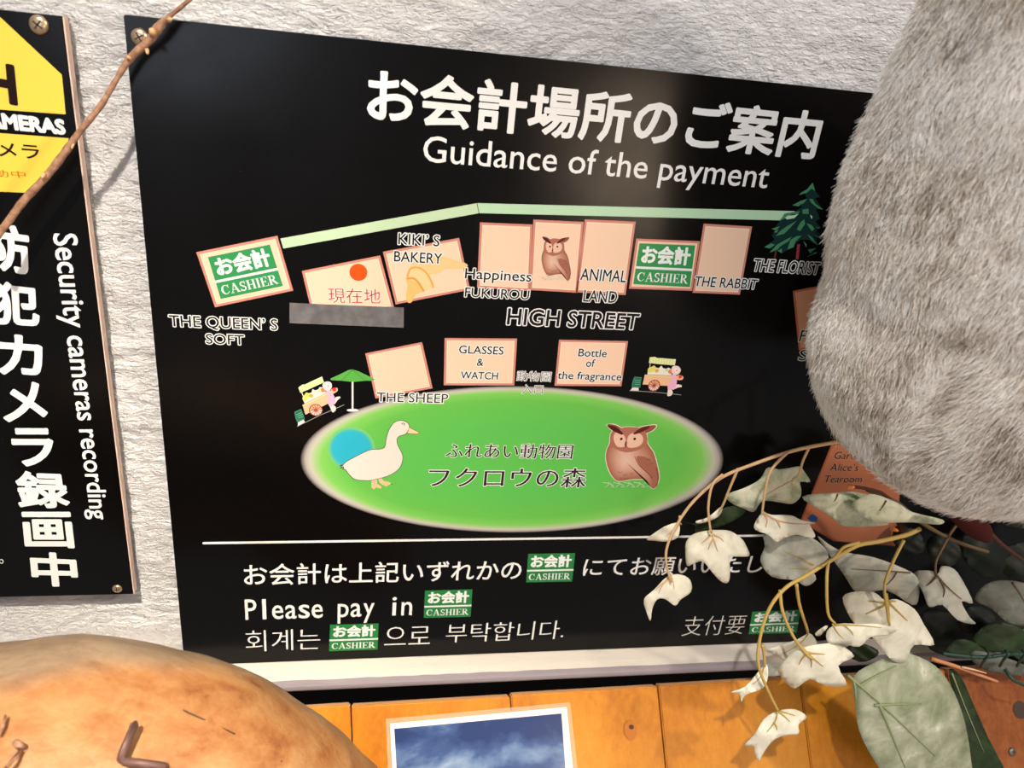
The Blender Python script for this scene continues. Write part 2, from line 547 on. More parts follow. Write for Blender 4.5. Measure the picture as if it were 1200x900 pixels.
# ledge: profile (y,z) swept along x
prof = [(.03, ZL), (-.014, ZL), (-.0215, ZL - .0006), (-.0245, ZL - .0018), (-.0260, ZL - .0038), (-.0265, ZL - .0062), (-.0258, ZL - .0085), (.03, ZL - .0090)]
V = []; Fc = []
NX = 160
for i in range(NX + 1):
    x = -.62 + 1.62 * i / NX
    for j, (y, z) in enumerate(prof):
        jit = (random.uniform(-1, 1) * .0005 if j in (1, 2) else 0)
        V.append((x, y + jit, z + (random.uniform(-.0003, .0003) if j == 1 else 0)))
n = len(prof)
mi = []
for i in range(NX):
    for j in range(n):
        j2 = (j + 1) % n
        Fc.append((i * n + j, i * n + j2, (i + 1) * n + j2, (i + 1) * n + j)); mi.append(1 if j in (2, 3, 4, 5) else 0)
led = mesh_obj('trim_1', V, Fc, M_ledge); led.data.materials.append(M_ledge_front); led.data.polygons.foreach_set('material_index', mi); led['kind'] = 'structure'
o = box('gap_shade_panel', -.62, 1.0, .03, .05, -1.0, ZL - .009, M_dark); o['kind'] = 'structure'  # near-black backing panel, shade under the ledge put into its colour

# ------------------------------------------------------------------ main board
board = thing('payment_guide_board', 'large black glossy guide board with white lettering and a small street map', 'sign', (0.2, 0.004, ZL))
TL = PX(144.3, 17); BX1 = .70
box('panel', TL[0], BX1, 0.0, .0120, ZL + .0003, TL[1], M_board, board, .0006)


def screw(px, py, r, parent, d=0.0, ang=.3, normal=(0, -1, 0), pos=None, m=None):
    c = Vector(P(px, py, d)) if pos is None else Vector(pos)
    nrm = Vector(normal).normalized(); a = nrm.cross(Vector((0, 0, 1))).normalized(); b = nrm.cross(a)
    V = []; Fc = []; S = 24
    for (rr, hh) in ((1, 0), (1, .12), (.9, .3), (.6, .46), (.3, .52)):
        for k in range(S):
            t = 2 * math.pi * k / S; V.append(c + (a * math.cos(t) + b * math.sin(t)) * r * rr + nrm * r * hh)
    for i in range(4):
        for k in range(S):
            k2 = (k + 1) % S; Fc.append((i * S + k, i * S + k2, (i + 1) * S + k2, (i + 1) * S + k))
    Fc.append(tuple(4 * S + k for k in range(S)))
    o = mesh_obj('screw', V, Fc, m or M_screw, parent, True)
    V = []; Fc = []
    for q in (0, 1):
        u = a * math.cos(ang + q * math.pi / 2) + b * math.sin(ang + q * math.pi / 2); v_ = nrm.cross(u)
        bb = len(V)
        for dz in (.42, .56):
            for (s, t) in ((-.55, -.09), (.55, -.09), (.55, .09), (-.55, .09)): V.append(c + (u * s + v_ * t) * r + nrm * r * dz)
        Fc += [(bb + 4, bb + 5, bb + 6, bb + 7), (bb, bb + 1, bb + 5, bb + 4), (bb + 1, bb + 2, bb + 6, bb + 5), (bb + 2, bb + 3, bb + 7, bb + 6), (bb + 3, bb, bb + 4, bb + 7)]
    mesh_obj('cross_slot', V, Fc, M_screwdark, o)
    return o


screw(164, 43.5, .0052, board, .0002, .5)

W = (243, 240, 234)
p = Print(); text_h(p, 'お会計場所のご案内', 432, 80, 959, 141, W, bold=1.55); p.build('title_lettering', board)
p = Print(); text_h(p, 'Guidance of the payment', 496, 158.5, 900, 199, W, bold=.2); p.build('subtitle_lettering', board)
p = Print()
p.poly([(328.7, 279.5), (559, 238), (561.3, 249.8), (332, 291.2)], (196, 220, 180), 1); p.poly([(559.4, 238), (934, 247.5), (934, 258.6), (561.7, 249.8)], (188, 222, 184), 1)
p.line([(559, 238.6), (561.2, 249.2)], .7, (40, 50, 40), 2)
p.build('map_road_band', board)

BR, BF = (212, 138, 120), (246, 208, 178)


def shop_box(quad, border=BR, fill=BF, layer=2, bw=3.0):
    pr = Print()
    q = [PX(*a) for a in quad]; pr.poly2(q, border, layer)
    c = sum(q) / 4
    # inset
    L = len(q); ins = []
    for i in range(L):
        a, b, d = q[i - 1], q[i], q[(i + 1) % L]
        e1 = (a - b) / np.linalg.norm(a - b); e2 = (d - b) / np.linalg.norm(d - b)
        sn = abs(e1[0] * e2[1] - e1[1] * e2[0]); ins.append(b + (e1 + e2) * bw * .0006 / sn)
    pr.poly2(ins, (250, 222, 196) if fill is BF else fill, layer + 1)
    ins2 = [i_ + (c - i_) * .03 for i_ in ins]
    pr.poly2(ins2, fill, layer + 2)
    return pr.build('shop_box', board)


def lettering(parent, *items, name='lettering', layer=6):
    pr = Print()
    for s, a, b, c_, d_, kw in items:
        kw = dict(kw); col = kw.pop('color', (34, 32, 34)); text_h(pr, s, a, b, c_, d_, col, layer, **kw)
    pr.build(name, parent)


O = dict(outline=1.15, bold=.12)
OB = dict(outline=1.2, color=(30, 28, 30), bold=.1)
# cashier at far left
b = shop_box([(230, 295.5), (325, 276.2), (343.7, 340.5), (252, 360)])
p = Print(); cashier(p, [(243.7, 301.2), (316.2, 286.4), (331.7, 335), (258.7, 350.2)], 5, (54, 148, 84)); p.build('cashier_tag', b)
lettering(board, ('THE QUEEN’ S', 198.5, 369, 325, 384.5, OB), ('SOFT', 241.5, 391, 286, 402.5, OB))
# you are here
b = shop_box([(353.7, 317.5), (445.5, 299.2), (462, 361), (367, 373)])
p = Print(); p.disc(PX(420, 319), .0063, (240, 86, 28), 6, 32)
text_q(p, '現在地', [(384, 337), (445.5, 338.5), (446, 356), (385, 354.5)], (200, 40, 30), 6, outline=.7, ocolor=(252, 226, 214), offset=-.005); p.build('red_marker', b)
tp = Print()
tq = [PX(339.5, 354.5), PX(473.2, 360.2), PX(473, 383.5), PX(339.5, 378)]


def n_tape(nt, bb):
    n1 = noise(nt, 120, 5, coords(nt)); nt.links.new(ramp(nt, n1.outputs['Fac'], [(.3, (82, 80, 80)), (.7, (116, 113, 112))]), bb.inputs['Base Color'])


M_tape = mat('grey_tape', (105, 102, 102), .38, .5, nodes=n_tape)
V = [(q[0], -.0011, q[1]) for q in tq] + [(q[0], -.0005, q[1]) for q in tq]
o = mesh_obj('tape_strip', V, [(0, 1, 2, 3), (0, 4, 5, 1), (1, 5, 6, 2), (2, 6, 7, 3), (3, 7, 4, 0)], M_tape, board); o['label'] = 'grey tape strip stuck below the red dot'
# bakery
b = shop_box([(448.7, 295), (538, 278.7), (551, 339.5), (463.7, 356.7)])
p = Print()
c8 = lambda L: [(440 + x / 4, 240 + y / 4) for x, y in L]
p.poly(c8([(165, 285), (200, 255), (260, 245), (330, 245), (380, 262), (425, 275), (430, 290), (395, 300), (330, 300), (300, 320), (240, 330), (150, 350), (145, 330)]), (244, 200, 140), 5, 4)
p.poly(c8([(145, 345), (180, 345), (215, 375), (235, 400), (190, 420), (170, 455), (150, 455), (143, 420), (150, 380)]), (240, 190, 116), 6, 4)
p.poly(c8([(150, 330), (160, 290), (200, 283), (240, 305), (265, 345), (280, 385), (255, 392), (225, 405), (200, 370), (160, 350)]), (246, 206, 150), 7, 4)
p.line(c8([(150, 345), (180, 345), (205, 370), (225, 402)]), 2.6, (222, 160, 78), 8, 4)
p.line(c8([(150, 335), (165, 298), (205, 295), (240, 320), (262, 360), (270, 385)]), 2.2, (228, 166, 84), 8, 4)
p.build('bread_picture', b)
lettering(board, ('KIKI’ S', 467, 273, 515, 286, OB), ('BAKERY', 462, 294, 518, 306, O))
# three tall shops
shop_box([(562.5, 260.5), (624, 263), (621, 341), (559, 337)])
owlbox = shop_box([(625, 257.2), (684, 260), (676.5, 343), (620.5, 339.8)], layer=2)
shop_box([(685.3, 257), (745, 259.7), (733, 345.7), (675, 342.5)])
lettering(board, ('Happiness', 545, 314, 622.5, 330, O), ('FUKUROU', 545, 336.5, 620, 347.5, O))
lettering(board, ('ANIMAL', 680.5, 314, 734, 328, O), ('LAND', 684, 339.5, 723, 353, O), layer=7)
lettering(board, ('HIGH STREET', 595, 361, 748, 380, dict(outline=1.5, color=(28, 26, 28), bold=.3)), layer=7)
b = shop_box([(745.5, 279.5), (820.3, 282.6), (811, 340.8), (737, 338.2)])
p = Print(); cashier(p, [(749.3, 285), (814.5, 287.5), (808.3, 336.2), (742, 332.8)], 5, (54, 148, 84)); p.build('cashier_tag', b)
shop_box([(824.5, 262), (881.3, 265.4), (867, 345.2), (811.5, 343)])
lettering(board, ('THE RABBIT', 814, 323.5, 887, 335, O), ('THE FLORIST', 883, 303, 960, 317.5, OB), layer=7)
b = shop_box([(929, 341), (1010, 325), (1015, 395), (936, 410.5)], (214, 120, 84), (240, 172, 132))
lettering(board, ('I', 949.5, 366, 951.5, 379, O), ('FA', 937.5, 386.5, 957, 400, O), ('S', 936.5, 409.5, 946, 422, O), layer=7)
# lower row
b = shop_box([(428, 414), (494.6, 400.8), (507, 455), (440, 467)])
shop_box([(521, 396), (606, 396.6), (602.7, 451.6), (520, 451.4)])
lettering(board, ('THE SHEEP', 441.5, 459.5, 525, 470.5, dict(outline=1.4)), layer=7)
lettering(board, ('GLASSES', 538, 404.5, 590, 413.8, O), ('&', 559, 420, 566.5, 428.5, O), ('WATCH', 540, 435, 583.5, 443.6, O), layer=6)
shop_box([(655, 398), (736, 399.6), (728.2, 452.6), (649.8, 452)])
lettering(board, ('Bottle', 678, 408.4, 711, 417.4, O), ('of', 687, 420.5, 697, 429.6, O), ('the fragrance', 653.5, 434.8, 728, 446.5, O), layer=6)
lettering(board, ('動物園', 606, 434.5, 645.5, 446, dict(outline=.8, offset=-.012)), ('入口', 612, 450.5, 636, 461, dict(outline=.8, offset=-.012)), layer=6)
# garden tea room box, its shade painted into the darker colours
b = shop_box([(974, 521), (1060, 500), (1050, 640), (977, 634), (937.5, 611)], (168, 92, 62), (190, 118, 84))
lettering(board, ('Garden', 978, 529, 1014, 537.5, dict(outline=.45, bold=.15, ocolor=(226, 170, 140))), ('Alice’s', 973, 543, 1006, 551.5, dict(outline=.45, bold=.15, ocolor=(226, 170, 140))), ('Tearoom', 966, 557, 1010, 565, dict(outline=.45, bold=.15, ocolor=(226, 170, 140))), layer=7)
p = Print(); p.poly([(946, 607), (952, 602), (958, 606), (957, 611), (950, 611)], (44, 92, 160), 8); p.build('small_picture', b)

# fir tree picture
t7 = lambda L: [(880 + x / 6.92, 200 + y / 6.92) for x, y in L]
p = Print()
DG, MG = (24, 52, 50), (74, 138, 96)
p.poly(t7([(375, 595), (398, 595), (385, 720), (362, 718)]), (150, 52, 58), 2)
p.poly(t7([(195, 650), (210, 650), (180, 800), (170, 800)]), (110, 44, 52), 2)
p.poly(t7([(500, 95), (520, 165), (560, 210), (520, 225), (585, 315), (525, 310), (560, 390), (520, 410), (570, 460), (530, 480), (590, 560), (530, 560), (545, 600), (470, 560), (400, 560), (350, 600), (300, 640), (250, 670), (210, 640), (150, 660), (180, 600), (105, 620), (190, 560), (165, 520), (230, 480), (180, 480), (240, 400), (270, 350), (340, 340), (420, 290), (335, 280), (450, 225), (440, 185), (390, 195), (450, 150)]), DG, 3)
for L in ([(500, 95), (520, 165), (490, 145), (450, 180), (388, 197), (410, 175), (455, 150)], [(335, 280), (400, 245), (455, 228), (425, 265), (400, 272), (385, 290)],
          [(470, 230), (500, 230), (520, 265), (585, 318), (545, 305), (490, 262)], [(415, 315), (465, 308), (468, 350), (420, 350)],
          [(225, 410), (280, 345), (340, 335), (395, 328), (380, 355), (330, 350), (300, 375)], [(200, 530), (240, 485), (300, 445), (370, 405), (320, 460), (270, 510)],
          [(370, 475), (400, 420), (430, 395), (438, 430), (405, 480), (395, 490)], [(450, 425), (490, 440), (515, 470), (495, 490), (470, 460)],
          [(295, 640), (320, 560), (370, 530), (410, 528), (360, 575), (345, 620)], [(455, 515), (500, 545), (545, 605), (500, 580)],
          [(105, 620), (160, 590), (195, 600), (150, 630)], [(150, 665), (210, 600), (280, 560), (330, 535), (300, 575), (240, 610), (215, 640)],
          [(180, 500), (225, 470), (210, 500)], [(165, 470), (235, 450), (200, 485)], [(215, 650), (250, 630), (250, 670)], [(425, 570), (450, 600), (445, 620)],
          [(460, 640), (530, 625), (480, 670)], [(450, 700), (520, 660), (540, 665)], [(520, 455), (560, 462), (550, 470)], [(510, 520), (570, 540), (580, 560)]):
    p.poly(t7(L), MG, 4)
p.poly(t7([(275, 380), (300, 365), (350, 360), (385, 350), (350, 385), (290, 395)]), (196, 222, 190), 5); p.poly(t7([(478, 355), (498, 372), (490, 392)]), (210, 225, 205), 5)
p.build('fir_tree_picture', board)

# parasol
s5 = lambda L: [(320 + x / 5, 380 + y / 5) for x, y in L]
p = Print()
p.line(s5([(466, 330), (466, 500)]), 2.2, (226, 230, 222), 3); p.rings(413.3, 480.6, 7, 1.6, [(.01, (226, 230, 222)), (1, (226, 230, 222))], 3, 24)
p.poly(s5([(335, 318), (380, 298), (440, 268), (465, 264), (500, 274), (550, 298), (598, 322), (580, 330), (545, 330), (470, 337), (400, 330), (340, 327)]), (92, 172, 74), 4)
p.line(s5([(465, 266), (400, 330)]), .6, (60, 130, 52), 5); p.line(s5([(465, 266), (540, 330)]), .6, (60, 130, 52), 5)
p.build('parasol_picture', board)


# sweets cart picture (drawn once, placed twice)
def cart(fn):
    pr = Print(); cb = Print()
    y1, y2 = (236, 240, 178), (214, 226, 130)
    pr.ribbon([fn(120, 715), fn(560, 742), fn(1020, 790)], .00028, (150, 148, 146), 2)
    cb.poly2([fn(*q) for q in [(200, 468), (330, 480), (300, 665), (150, 650), (165, 560)]], (60, 130, 100), 3)
    cb.poly2([fn(*q) for q in [(210, 490), (315, 500), (300, 640), (180, 625)]], (38, 108, 80), 4)
    for yy_ in (530, 565, 600): cb.ribbon([fn(205, yy_), fn(300, yy_ + 8)], 0.00022, (130, 190, 160), 5)
    cb.poly2([fn(*q) for q in [(165, 660), (270, 665), (275, 715), (130, 712)]], (236, 226, 222), 3)
    pr.poly2([fn(*q) for q in [(435, 340), (460, 310), (510, 300), (545, 270), (585, 310), (630, 320), (675, 275), (705, 320), (760, 330), (800, 310), (850, 340), (850, 450), (430, 430)]], (238, 232, 214), 3)
    pr.poly2([fn(*q) for q in catmull([(440, 345), (520, 285), (580, 300), (560, 370), (450, 390)], 3)], (232, 218, 96), 4)
    pr.disc(fn(595, 365), .0016, (238, 168, 78), 5, 12); pr.disc(fn(830, 380), .0019, (232, 130, 84), 5, 12); pr.disc(fn(770, 355), .0012, (196, 216, 150), 5, 12); pr.disc(fn(670, 330), .0014, (240, 240, 200), 5, 12)
    pr.poly2([fn(*q) for q in [(385, 432), (860, 455), (830, 635), (345, 605)]], (240, 190, 150), 4)
    pr.ribbon([fn(385, 445), fn(850, 470)], 0.00043, (232, 216, 150), 5)
    pr.poly2([fn(*q) for q in [(470, 130), (560, 120), (600, 140), (700, 145), (930, 165), (910, 270), (650, 250), (455, 228)]], y1, 4)
    for k in range(9): pr.ribbon([fn(490 + k * 48, 150 + k * 4), fn(480 + k * 48, 225 + k * 4)], 0.00031, y2, 5)
    pr.ribbon([fn(480, 230), fn(470, 320)], 0.00034, (226, 196, 160), 3)
    c = fn(545, 625); r = .0048
    pr.disc(c, r * 1.08, (150, 60, 36), 5, 28); pr.disc(c, r * .92, (246, 232, 222), 6, 28)
    c_ = np.array(c)
    up_ = [c_ + r * .92 * np.array([math.cos(a), math.sin(a)]) for a in np.linspace(0.1, math.pi + .1, 14)]
    pr.poly2(up_, (242, 178, 140), 7)
    for k in range(6):
        a = k * math.pi / 6 + .2; e = r * .9 * np.array([math.cos(a), math.sin(a)]); pr.ribbon([c_ - e, c_ + e], .00028, (170, 76, 50), 8, False)
    # seller in pink
    pr.poly2([fn(*q) for q in catmull([(850, 440), (930, 440), (945, 560), (910, 680), (790, 690), (800, 600), (840, 560)], 3)], (240, 180, 206), 6)
    pr.poly2([fn(*q) for q in catmull([(860, 300), (900, 275), (970, 285), (1015, 340), (990, 410), (930, 440), (870, 420), (850, 360)], 3)], (246, 214, 208), 7)
    pr.poly2([fn(*q) for q in catmull([(900, 310), (960, 310), (990, 360), (950, 400), (905, 380)], 3)], (250, 232, 226), 8)
    pr.disc(fn(945, 360), .0006, (190, 100, 90), 9, 8)
    pr.poly2([fn(*q) for q in catmull([(950, 450), (1000, 440), (1060, 470), (1040, 520), (960, 525), (920, 500)], 3)], (244, 190, 160), 7); pr.disc(fn(1005, 468), .0016, (224, 70, 50), 8, 12)
    pr.poly2([fn(*q) for q in [(900, 640), (960, 600), (1030, 620), (1030, 650), (960, 660), (880, 700)]], (246, 228, 214), 6)
    pr.poly2([fn(*q) for q in [(790, 690), (860, 700), (875, 750), (850, 800), (790, 815), (775, 790)]], (240, 222, 206), 6)
    cb.build('chalkboard_picture', board)
    return pr.build('sweets_cart_picture', board)


cart(lambda x, y: PX(730 + x / 15, 410 + y / 15))


def rot_cart(x, y):      # same picture turned counter-clockwise
    # anchors: wheel (545,625)->(453,605) crop6/15 ; awning left (470,160)->(60,270) ; ground right (1020,790)->(1000,515)
    A = np.array([[545, 625, 1], [470, 160, 1], [1020, 790, 1]], float)
    B = np.array([[453, 605], [70, 262], [1000, 515]], float)
    # correct the pair so the map stays close to a rotation
    T_ = np.linalg.solve(A, B); q = np.array([x, y, 1]) @ T_
    return PX(340 + q[0] / 15, 440 + q[1] / 15)


def rot_cart2(x, y):
    a = math.radians(-29.5); s = 1.0
    dx, dy = x - 545, y - 625
    # undo the small lean of the first picture, then turn
    X = s * (dx * math.cos(a) - dy * math.sin(a)); Y = s * (dx * math.sin(a) + dy * math.cos(a))
    return PX(340 + (453 + X) / 15, 440 + (605 + Y) / 15)


cart(rot_cart2)

# green meadow
EL = (600, 538.2)
p = Print()
p.rings(EL[0], EL[1], 248, 86, [(.05, (98, 190, 82)), (.45, (96, 190, 84)), (.80, (106, 190, 80)), (.90, (130, 202, 92)), (.935, (172, 200, 140)), (.955, (196, 196, 176)), (.975, (180, 172, 164)), (.99, (120, 112, 108)), (1.0, (16, 15, 15))], 1)
p.rings(411.5, 525.5, 28, 25.5, [(.05, (48, 176, 200)), (.74, (50, 178, 200)), (.84, (70, 184, 178)), (.93, (116, 196, 130)), (1.0, (126, 196, 96))], 2, 48)
meadow = p.build('meadow_picture', board)
c3 = lambda L: [(340 + x / 4.615, 440 + y / 4.615) for x, y in L]
p = Print()
duck = [(645, 278), (638, 258), (618, 246), (595, 242), (565, 252), (545, 275), (530, 305), (520, 340), (515, 375), (508, 390), (485, 398), (440, 400), (400, 415), (350, 440), (305, 465), (285, 485), (278, 496), (300, 510), (320, 535), (345, 558), (380, 566), (430, 567), (480, 557), (530, 542), (570, 520), (595, 495), (608, 460), (608, 430), (595, 400), (582, 375), (578, 345), (590, 328), (615, 320), (632, 308)]
FT = (240, 190, 150)
p.poly(c3([(440, 550), (470, 550), (470, 585), (495, 600), (490, 612), (465, 603), (455, 615), (440, 605)]), FT, 3)
p.poly(c3([(475, 555), (495, 555), (505, 570), (535, 575), (550, 585), (530, 592), (520, 600), (500, 590), (485, 580)]), FT, 3)
dk = catmull(c3(duck), 4)
p.poly(dk, (226, 220, 208), 4); p.line(dk + dk[:1], .8, (84, 66, 60), 5)
p.poly(c3([(640, 280), (650, 282), (698, 308), (690, 316), (640, 312), (628, 306)]), (240, 206, 156), 5); p.line(c3([(645, 280), (700, 308), (690, 316), (632, 312)]), .6, (100, 70, 50), 6)
p.line(c3([(604, 262), (610, 256), (620, 260), (616, 270)]), .8, (70, 60, 58), 6)
p.line(c3([(268, 490), (282, 482)]), 1, (60, 50, 50), 6); p.line(c3([(272, 500), (290, 492), (285, 505)]), 1, (60, 50, 50), 6)
p.line(c3([(545, 585), (552, 588)]), 1, (60, 40, 40), 6)
p.build('duck_picture', board)


def owl(fn, pxw, parent, L=3):
    pr = Print(); S = pxw
    def G(pts, c, l, sm=3): pr.poly2([fn(*q) for q in (catmull(pts, sm) if sm else pts)], c, l)
    def LN(pts, wd, c, l): pr.ribbon([fn(*q) for q in catmull(pts, 4, False)], wd * S, c, l)
    body = [(718, 130), (735, 112), (770, 103), (800, 101), (835, 108), (858, 128), (862, 165), (885, 200), (900, 250), (908, 300), (893, 337), (878, 338), (865, 318), (850, 305), (800, 305), (760, 312), (735, 305), (712, 270), (700, 225), (703, 190), (715, 165)]
    out = catmull(body, 3)
    ears = [[(703, 92), (735, 92), (765, 110), (772, 128), (730, 118)], [(812, 122), (825, 106), (855, 97), (896, 94), (885, 112), (860, 124), (825, 130)]]
    for e in ears: LN(e + e[:1], 3.4, (246, 232, 214), L)
    pr.ribbon([fn(*q) for q in out + out[:1]], 3.6 * S, (246, 232, 214), L)
    for q in range(9): LN([(690 + q * 20, 318), (712 + q * 20, 322 + (q % 2) * 12), (700 + q * 20, 335)], 1.8, (206, 214, 190), L)
    # body shaded from a pale breast to brown flanks
    c = np.array(fn(775, 235)); ring = [np.array(fn(*q)) for q in out]; n_ = len(ring); pts = []; cols = []; fs = []
    for t, cc in ((.08, (226, 186, 164)), (.4, (214, 166, 142)), (.75, (188, 130, 106)), (1, (158, 98, 76))):
        pts += [c + (r_ - c) * t for r_ in ring]; cols += [cc] * n_
    for j in range(3):
        for k in range(n_): fs.append((j * n_ + k, j * n_ + (k + 1) % n_, (j + 1) * n_ + (k + 1) % n_, (j + 1) * n_ + k))
    fs.append(tuple(range(n_))); pr.tri(pts, fs, cols, L + 1)
    G([(725, 125), (760, 105), (800, 101), (850, 112), (862, 160), (840, 185), (780, 200), (725, 180), (716, 160)], (176, 112, 88), L + 2)
    for e in ears: G(e, (150, 88, 68), L + 2)
    G([(730, 150), (735, 125), (760, 122), (776, 145), (775, 175), (745, 178)], (236, 190, 166), L + 3); G([(782, 175), (785, 140), (805, 124), (838, 130), (845, 155), (830, 175), (800, 182)], (236, 190, 166), L + 3)
    G([(706, 95), (738, 100), (766, 124), (760, 130), (730, 116)], (86, 32, 26), L + 4); G([(806, 128), (830, 108), (870, 97), (860, 110), (825, 126)], (96, 40, 32), L + 4)
    for e in ((760, 147), (812, 147)): pr.disc(fn(*e), 7 * S, (70, 36, 28), L + 4, 14); pr.disc(fn(e[0], e[1]), 3 * S, (20, 10, 10), L + 5, 10)
    G([(776, 155), (783, 160), (778, 182), (772, 170)], (120, 66, 50), L + 5, 0)
    LN([(812, 215), (830, 250), (868, 285), (880, 300)], 1.6, (120, 66, 50), L + 3)
    G([(820, 215), (870, 225), (898, 270), (903, 325), (885, 332), (870, 290), (835, 255)], (166, 104, 82), L + 2)
    for a_, b_ in ((868, 225), (880, 240), (862, 245), (755, 275), (775, 285), (800, 280), (780, 300), (760, 298)): LN([(a_ - 8, b_), (a_, b_ + 5), (a_ + 8, b_)], 1.1, (132, 76, 60), L + 3)
    LN([(893, 337), (903, 300), (895, 260)], 1.4, (120, 66, 50), L + 3)
    return pr.build('owl_picture', parent)


owl(lambda x, y: PX(500 + x / 3.3333, 470 + y / 3.3333), .6e-3 / 3.333, board)
owl(lambda x, y: PX(440 + (780 + (x - 703) * 135 / 204) / 4, 240 + (150 + (y - 92) * 203 / 246) / 4), .6e-3 / 4 * .7, owlbox, 6)

lettering(board, ('ふれあい動物園', 522.5, 519, 671, 536.5, dict(outline=1.0, offset=-.008, shift=.4, color=(52, 30, 40))), ('フクロウの森', 503, 547.5, 687, 571, dict(outline=1.3, offset=-.006, shift=.5, color=(52, 30, 40))), layer=3)
p = Print(); p.line([(239, 636.4), (930, 627)], 3.6, W, 2); p.build('white_rule', board)

# payment lines
p = Print()
text_h(p, 'お会計は上記いずれかの', 286, 661, 611, 686, W, bold=.35); p.build('japanese_payment_line', board); p = Print(); text_h(p, 'にてお願いいたします', 684, 654.5, 946, 675.5, W, bold=.25); p.build('japanese_payment_line', board); p = Print()


def mono(pr, s, xl, pitch, ycap, ybase, color, bold):
    # characters set on a fixed pitch
    vH, _, _ = glyphs('l'); H = vH[:, 1].max()
    q0 = hquad(xl, ycap, xl + pitch * len(s), ybase); X0 = q0[0][0]; dx = (q0[1][0] - X0) / len(s); sc = (q0[0][1] - q0[3][1]) / H
    for i, ch in enumerate(s):
        if ch == ' ': continue
        v, fs, ed = glyphs(ch); wd = v[:, 0].max() - v[:, 0].min()
        k = min(1.0, dx * .82 / (wd * sc)) if wd * sc > dx * .82 else min(1.25, dx * .66 / (wd * sc)) if ch not in 'li' else 1
        vv = np.stack([(v[:, 0] - (v[:, 0].min() + wd / 2)) * sc * k + X0 + dx * (i + .5), v[:, 1] * sc + q0[3][1]], 1)
        put(pr, vv, fs, ed, color, 6, bold=bold)


mono(p, 'Please pay in', 286, 15.25, 702.5, 726, W, .3); p.build('english_payment_line', board); p = Print()
text_h(p, '회계는', 288, 739, 375, 763.5, W, offset=-.012, shift=.3); p.build('korean_payment_line', board); p = Print(); text_h(p, '으로', 451, 735, 504, 756, W, offset=-.012, shift=.3)
p.build('korean_payment_line', board); p = Print(); text_h(p, '부탁합니다.', 523, 731, 661, 753, W, offset=-.012, shift=.3); p.build('korean_payment_line', board); p = Print(); text_h(p, '支付要', 801, 722.5, 873, 745, (225, 218, 206), offset=-.018, shift=.2)
p.build('chinese_payment_line', board)
for q in ([(619, 649), (674, 648), (670.3, 681.3), (616.5, 682.4)], [(498, 692), (553.5, 690.4), (551.4, 722.6), (496.5, 724)], [(386.8, 732), (443.6, 730.4), (442.4, 761), (385.6, 763)], [(881.5, 716.7), (938, 714.2), (933.5, 741.3), (877.3, 743)]):
    p = Print(); cashier(p, q, 3, (44, 128, 66)); p.build('cashier_tag', board)

# ------------------------------------------------------------------ camera warning board at the left
sec = thing('security_sign', 'tall black and yellow camera warning board cut off at the picture edge', 'sign', (-.3, .004, -.47))
XR = PX(72.5, 19)[0]; ZT = PX(72.5, 19)[1]; ZB = PX(156, 696.5)[1]
box('panel', XR - .30, XR, 0.0, .0120, ZB, ZT, M_board, sec, .0005)
box('edge_strip', XR + .0001, XR + .0009, 0.0006, .0080, ZB, ZT, M_edge, sec)
o = screw(46, 29, .0055, sec, .0004, .9); screw(137.5, 689.5, .0038, sec, .0002, .05)
Y = (238, 206, 80)
p = Print()
p.poly([(-60, -30), (-2, 18), (72.5, 87.5), (77, 134), (-60, 124)], Y, 1); p.poly([(-60, 151), (0, 156), (80.5, 162), (76, 182), (33, 226), (-60, 222)], Y, 1)
p.build('yellow_warning_shape', sec)
p = Print()
text_q(p, 'H', [(-19, 72), (14.5, 78), (19, 121.5), (-14, 116)], (34, 18, 14), 3, bold=2.0)
text_q(p, 'SECURITY CAMERAS', [(-155, 117), (74, 141), (76.5, 157), (-152, 136)], W, 3, bold=1.1)
text_q(p, 'カメラ', [(-30, 164), (44.5, 170), (47, 186.5), (-28, 181)], (44, 22, 16), 3, bold=.3)
text_q(p, '動中', [(-11, 198), (29.5, 201), (31, 208.8), (-8, 207)], (214, 110, 20), 3)
p.build('warning_lettering', sec)
p = Print()
BOLD = dict(bold=1.9)
for ch, x_a, y_a, x_b, y_b, x_c, y_c, x_d, y_d in [
    ('防', -14, 262, 31, 268, 36, 321, -8, 314), ('犯', -9, 330, 43, 336, 45, 381, -6, 378),
    ('カ', -1, 392, 47, 396, 50, 439, 0, 437), ('メ', 8, 449, 47, 449, 56, 492, 6, 493), ('ラ', 14, 503, 59, 503, 64, 545, 18, 545),
    ('録', 19, 553, 75, 555, 81, 594, 23, 594), ('画', 27, 601, 81, 601, 86, 641, 31, 641), ('中', 36, 647, 87, 650, 91, 686, 40, 686)]:
    text_q(p, ch, [(x_a, y_a), (x_b, y_b), (x_c, y_c), (x_d, y_d)], W, 3, **BOLD)
text_q(p, '。', [(-1, 655), (4, 655), (4.5, 660.5), (-1, 660.5)], W, 3)
p.build('vertical_japanese_lettering', sec)
p = Print()
a = [PX(53, 274), PX(90, 274), PX(128, 608), PX(100, 608)]      # text reads downward
v, fs, ed = glyphs('Security cameras recording'); vn = norm(v)
vv = quad_map(np.stack([vn[:, 1], 1 - vn[:, 0]], 1), [a[0], a[1], a[2], a[3]])
put(p, vv, fs, ed, W, 3, bold=.5); p.build('vertical_english_lettering', sec)

# ------------------------------------------------------------------ plank panel leaning out below the ledge
panel_dir = Vector((0.0692, -0.564, -0.823)).normalized()
pA = Vector(P(411, 826, .036)); pB = Vector(P(880, 798, .036))
alongx = (pB - pA).normalized()
nrm = alongx.cross(panel_dir).normalized()
if nrm.y > 0: nrm = -nrm


def on_panel(px, py, lift=0.0):
    r = Vector(ray(px, py)); o_ = Vector((0, -D, 0)); q = pA + nrm * lift
    return o_ + r * ((q - o_).dot(nrm) / r.dot(nrm))


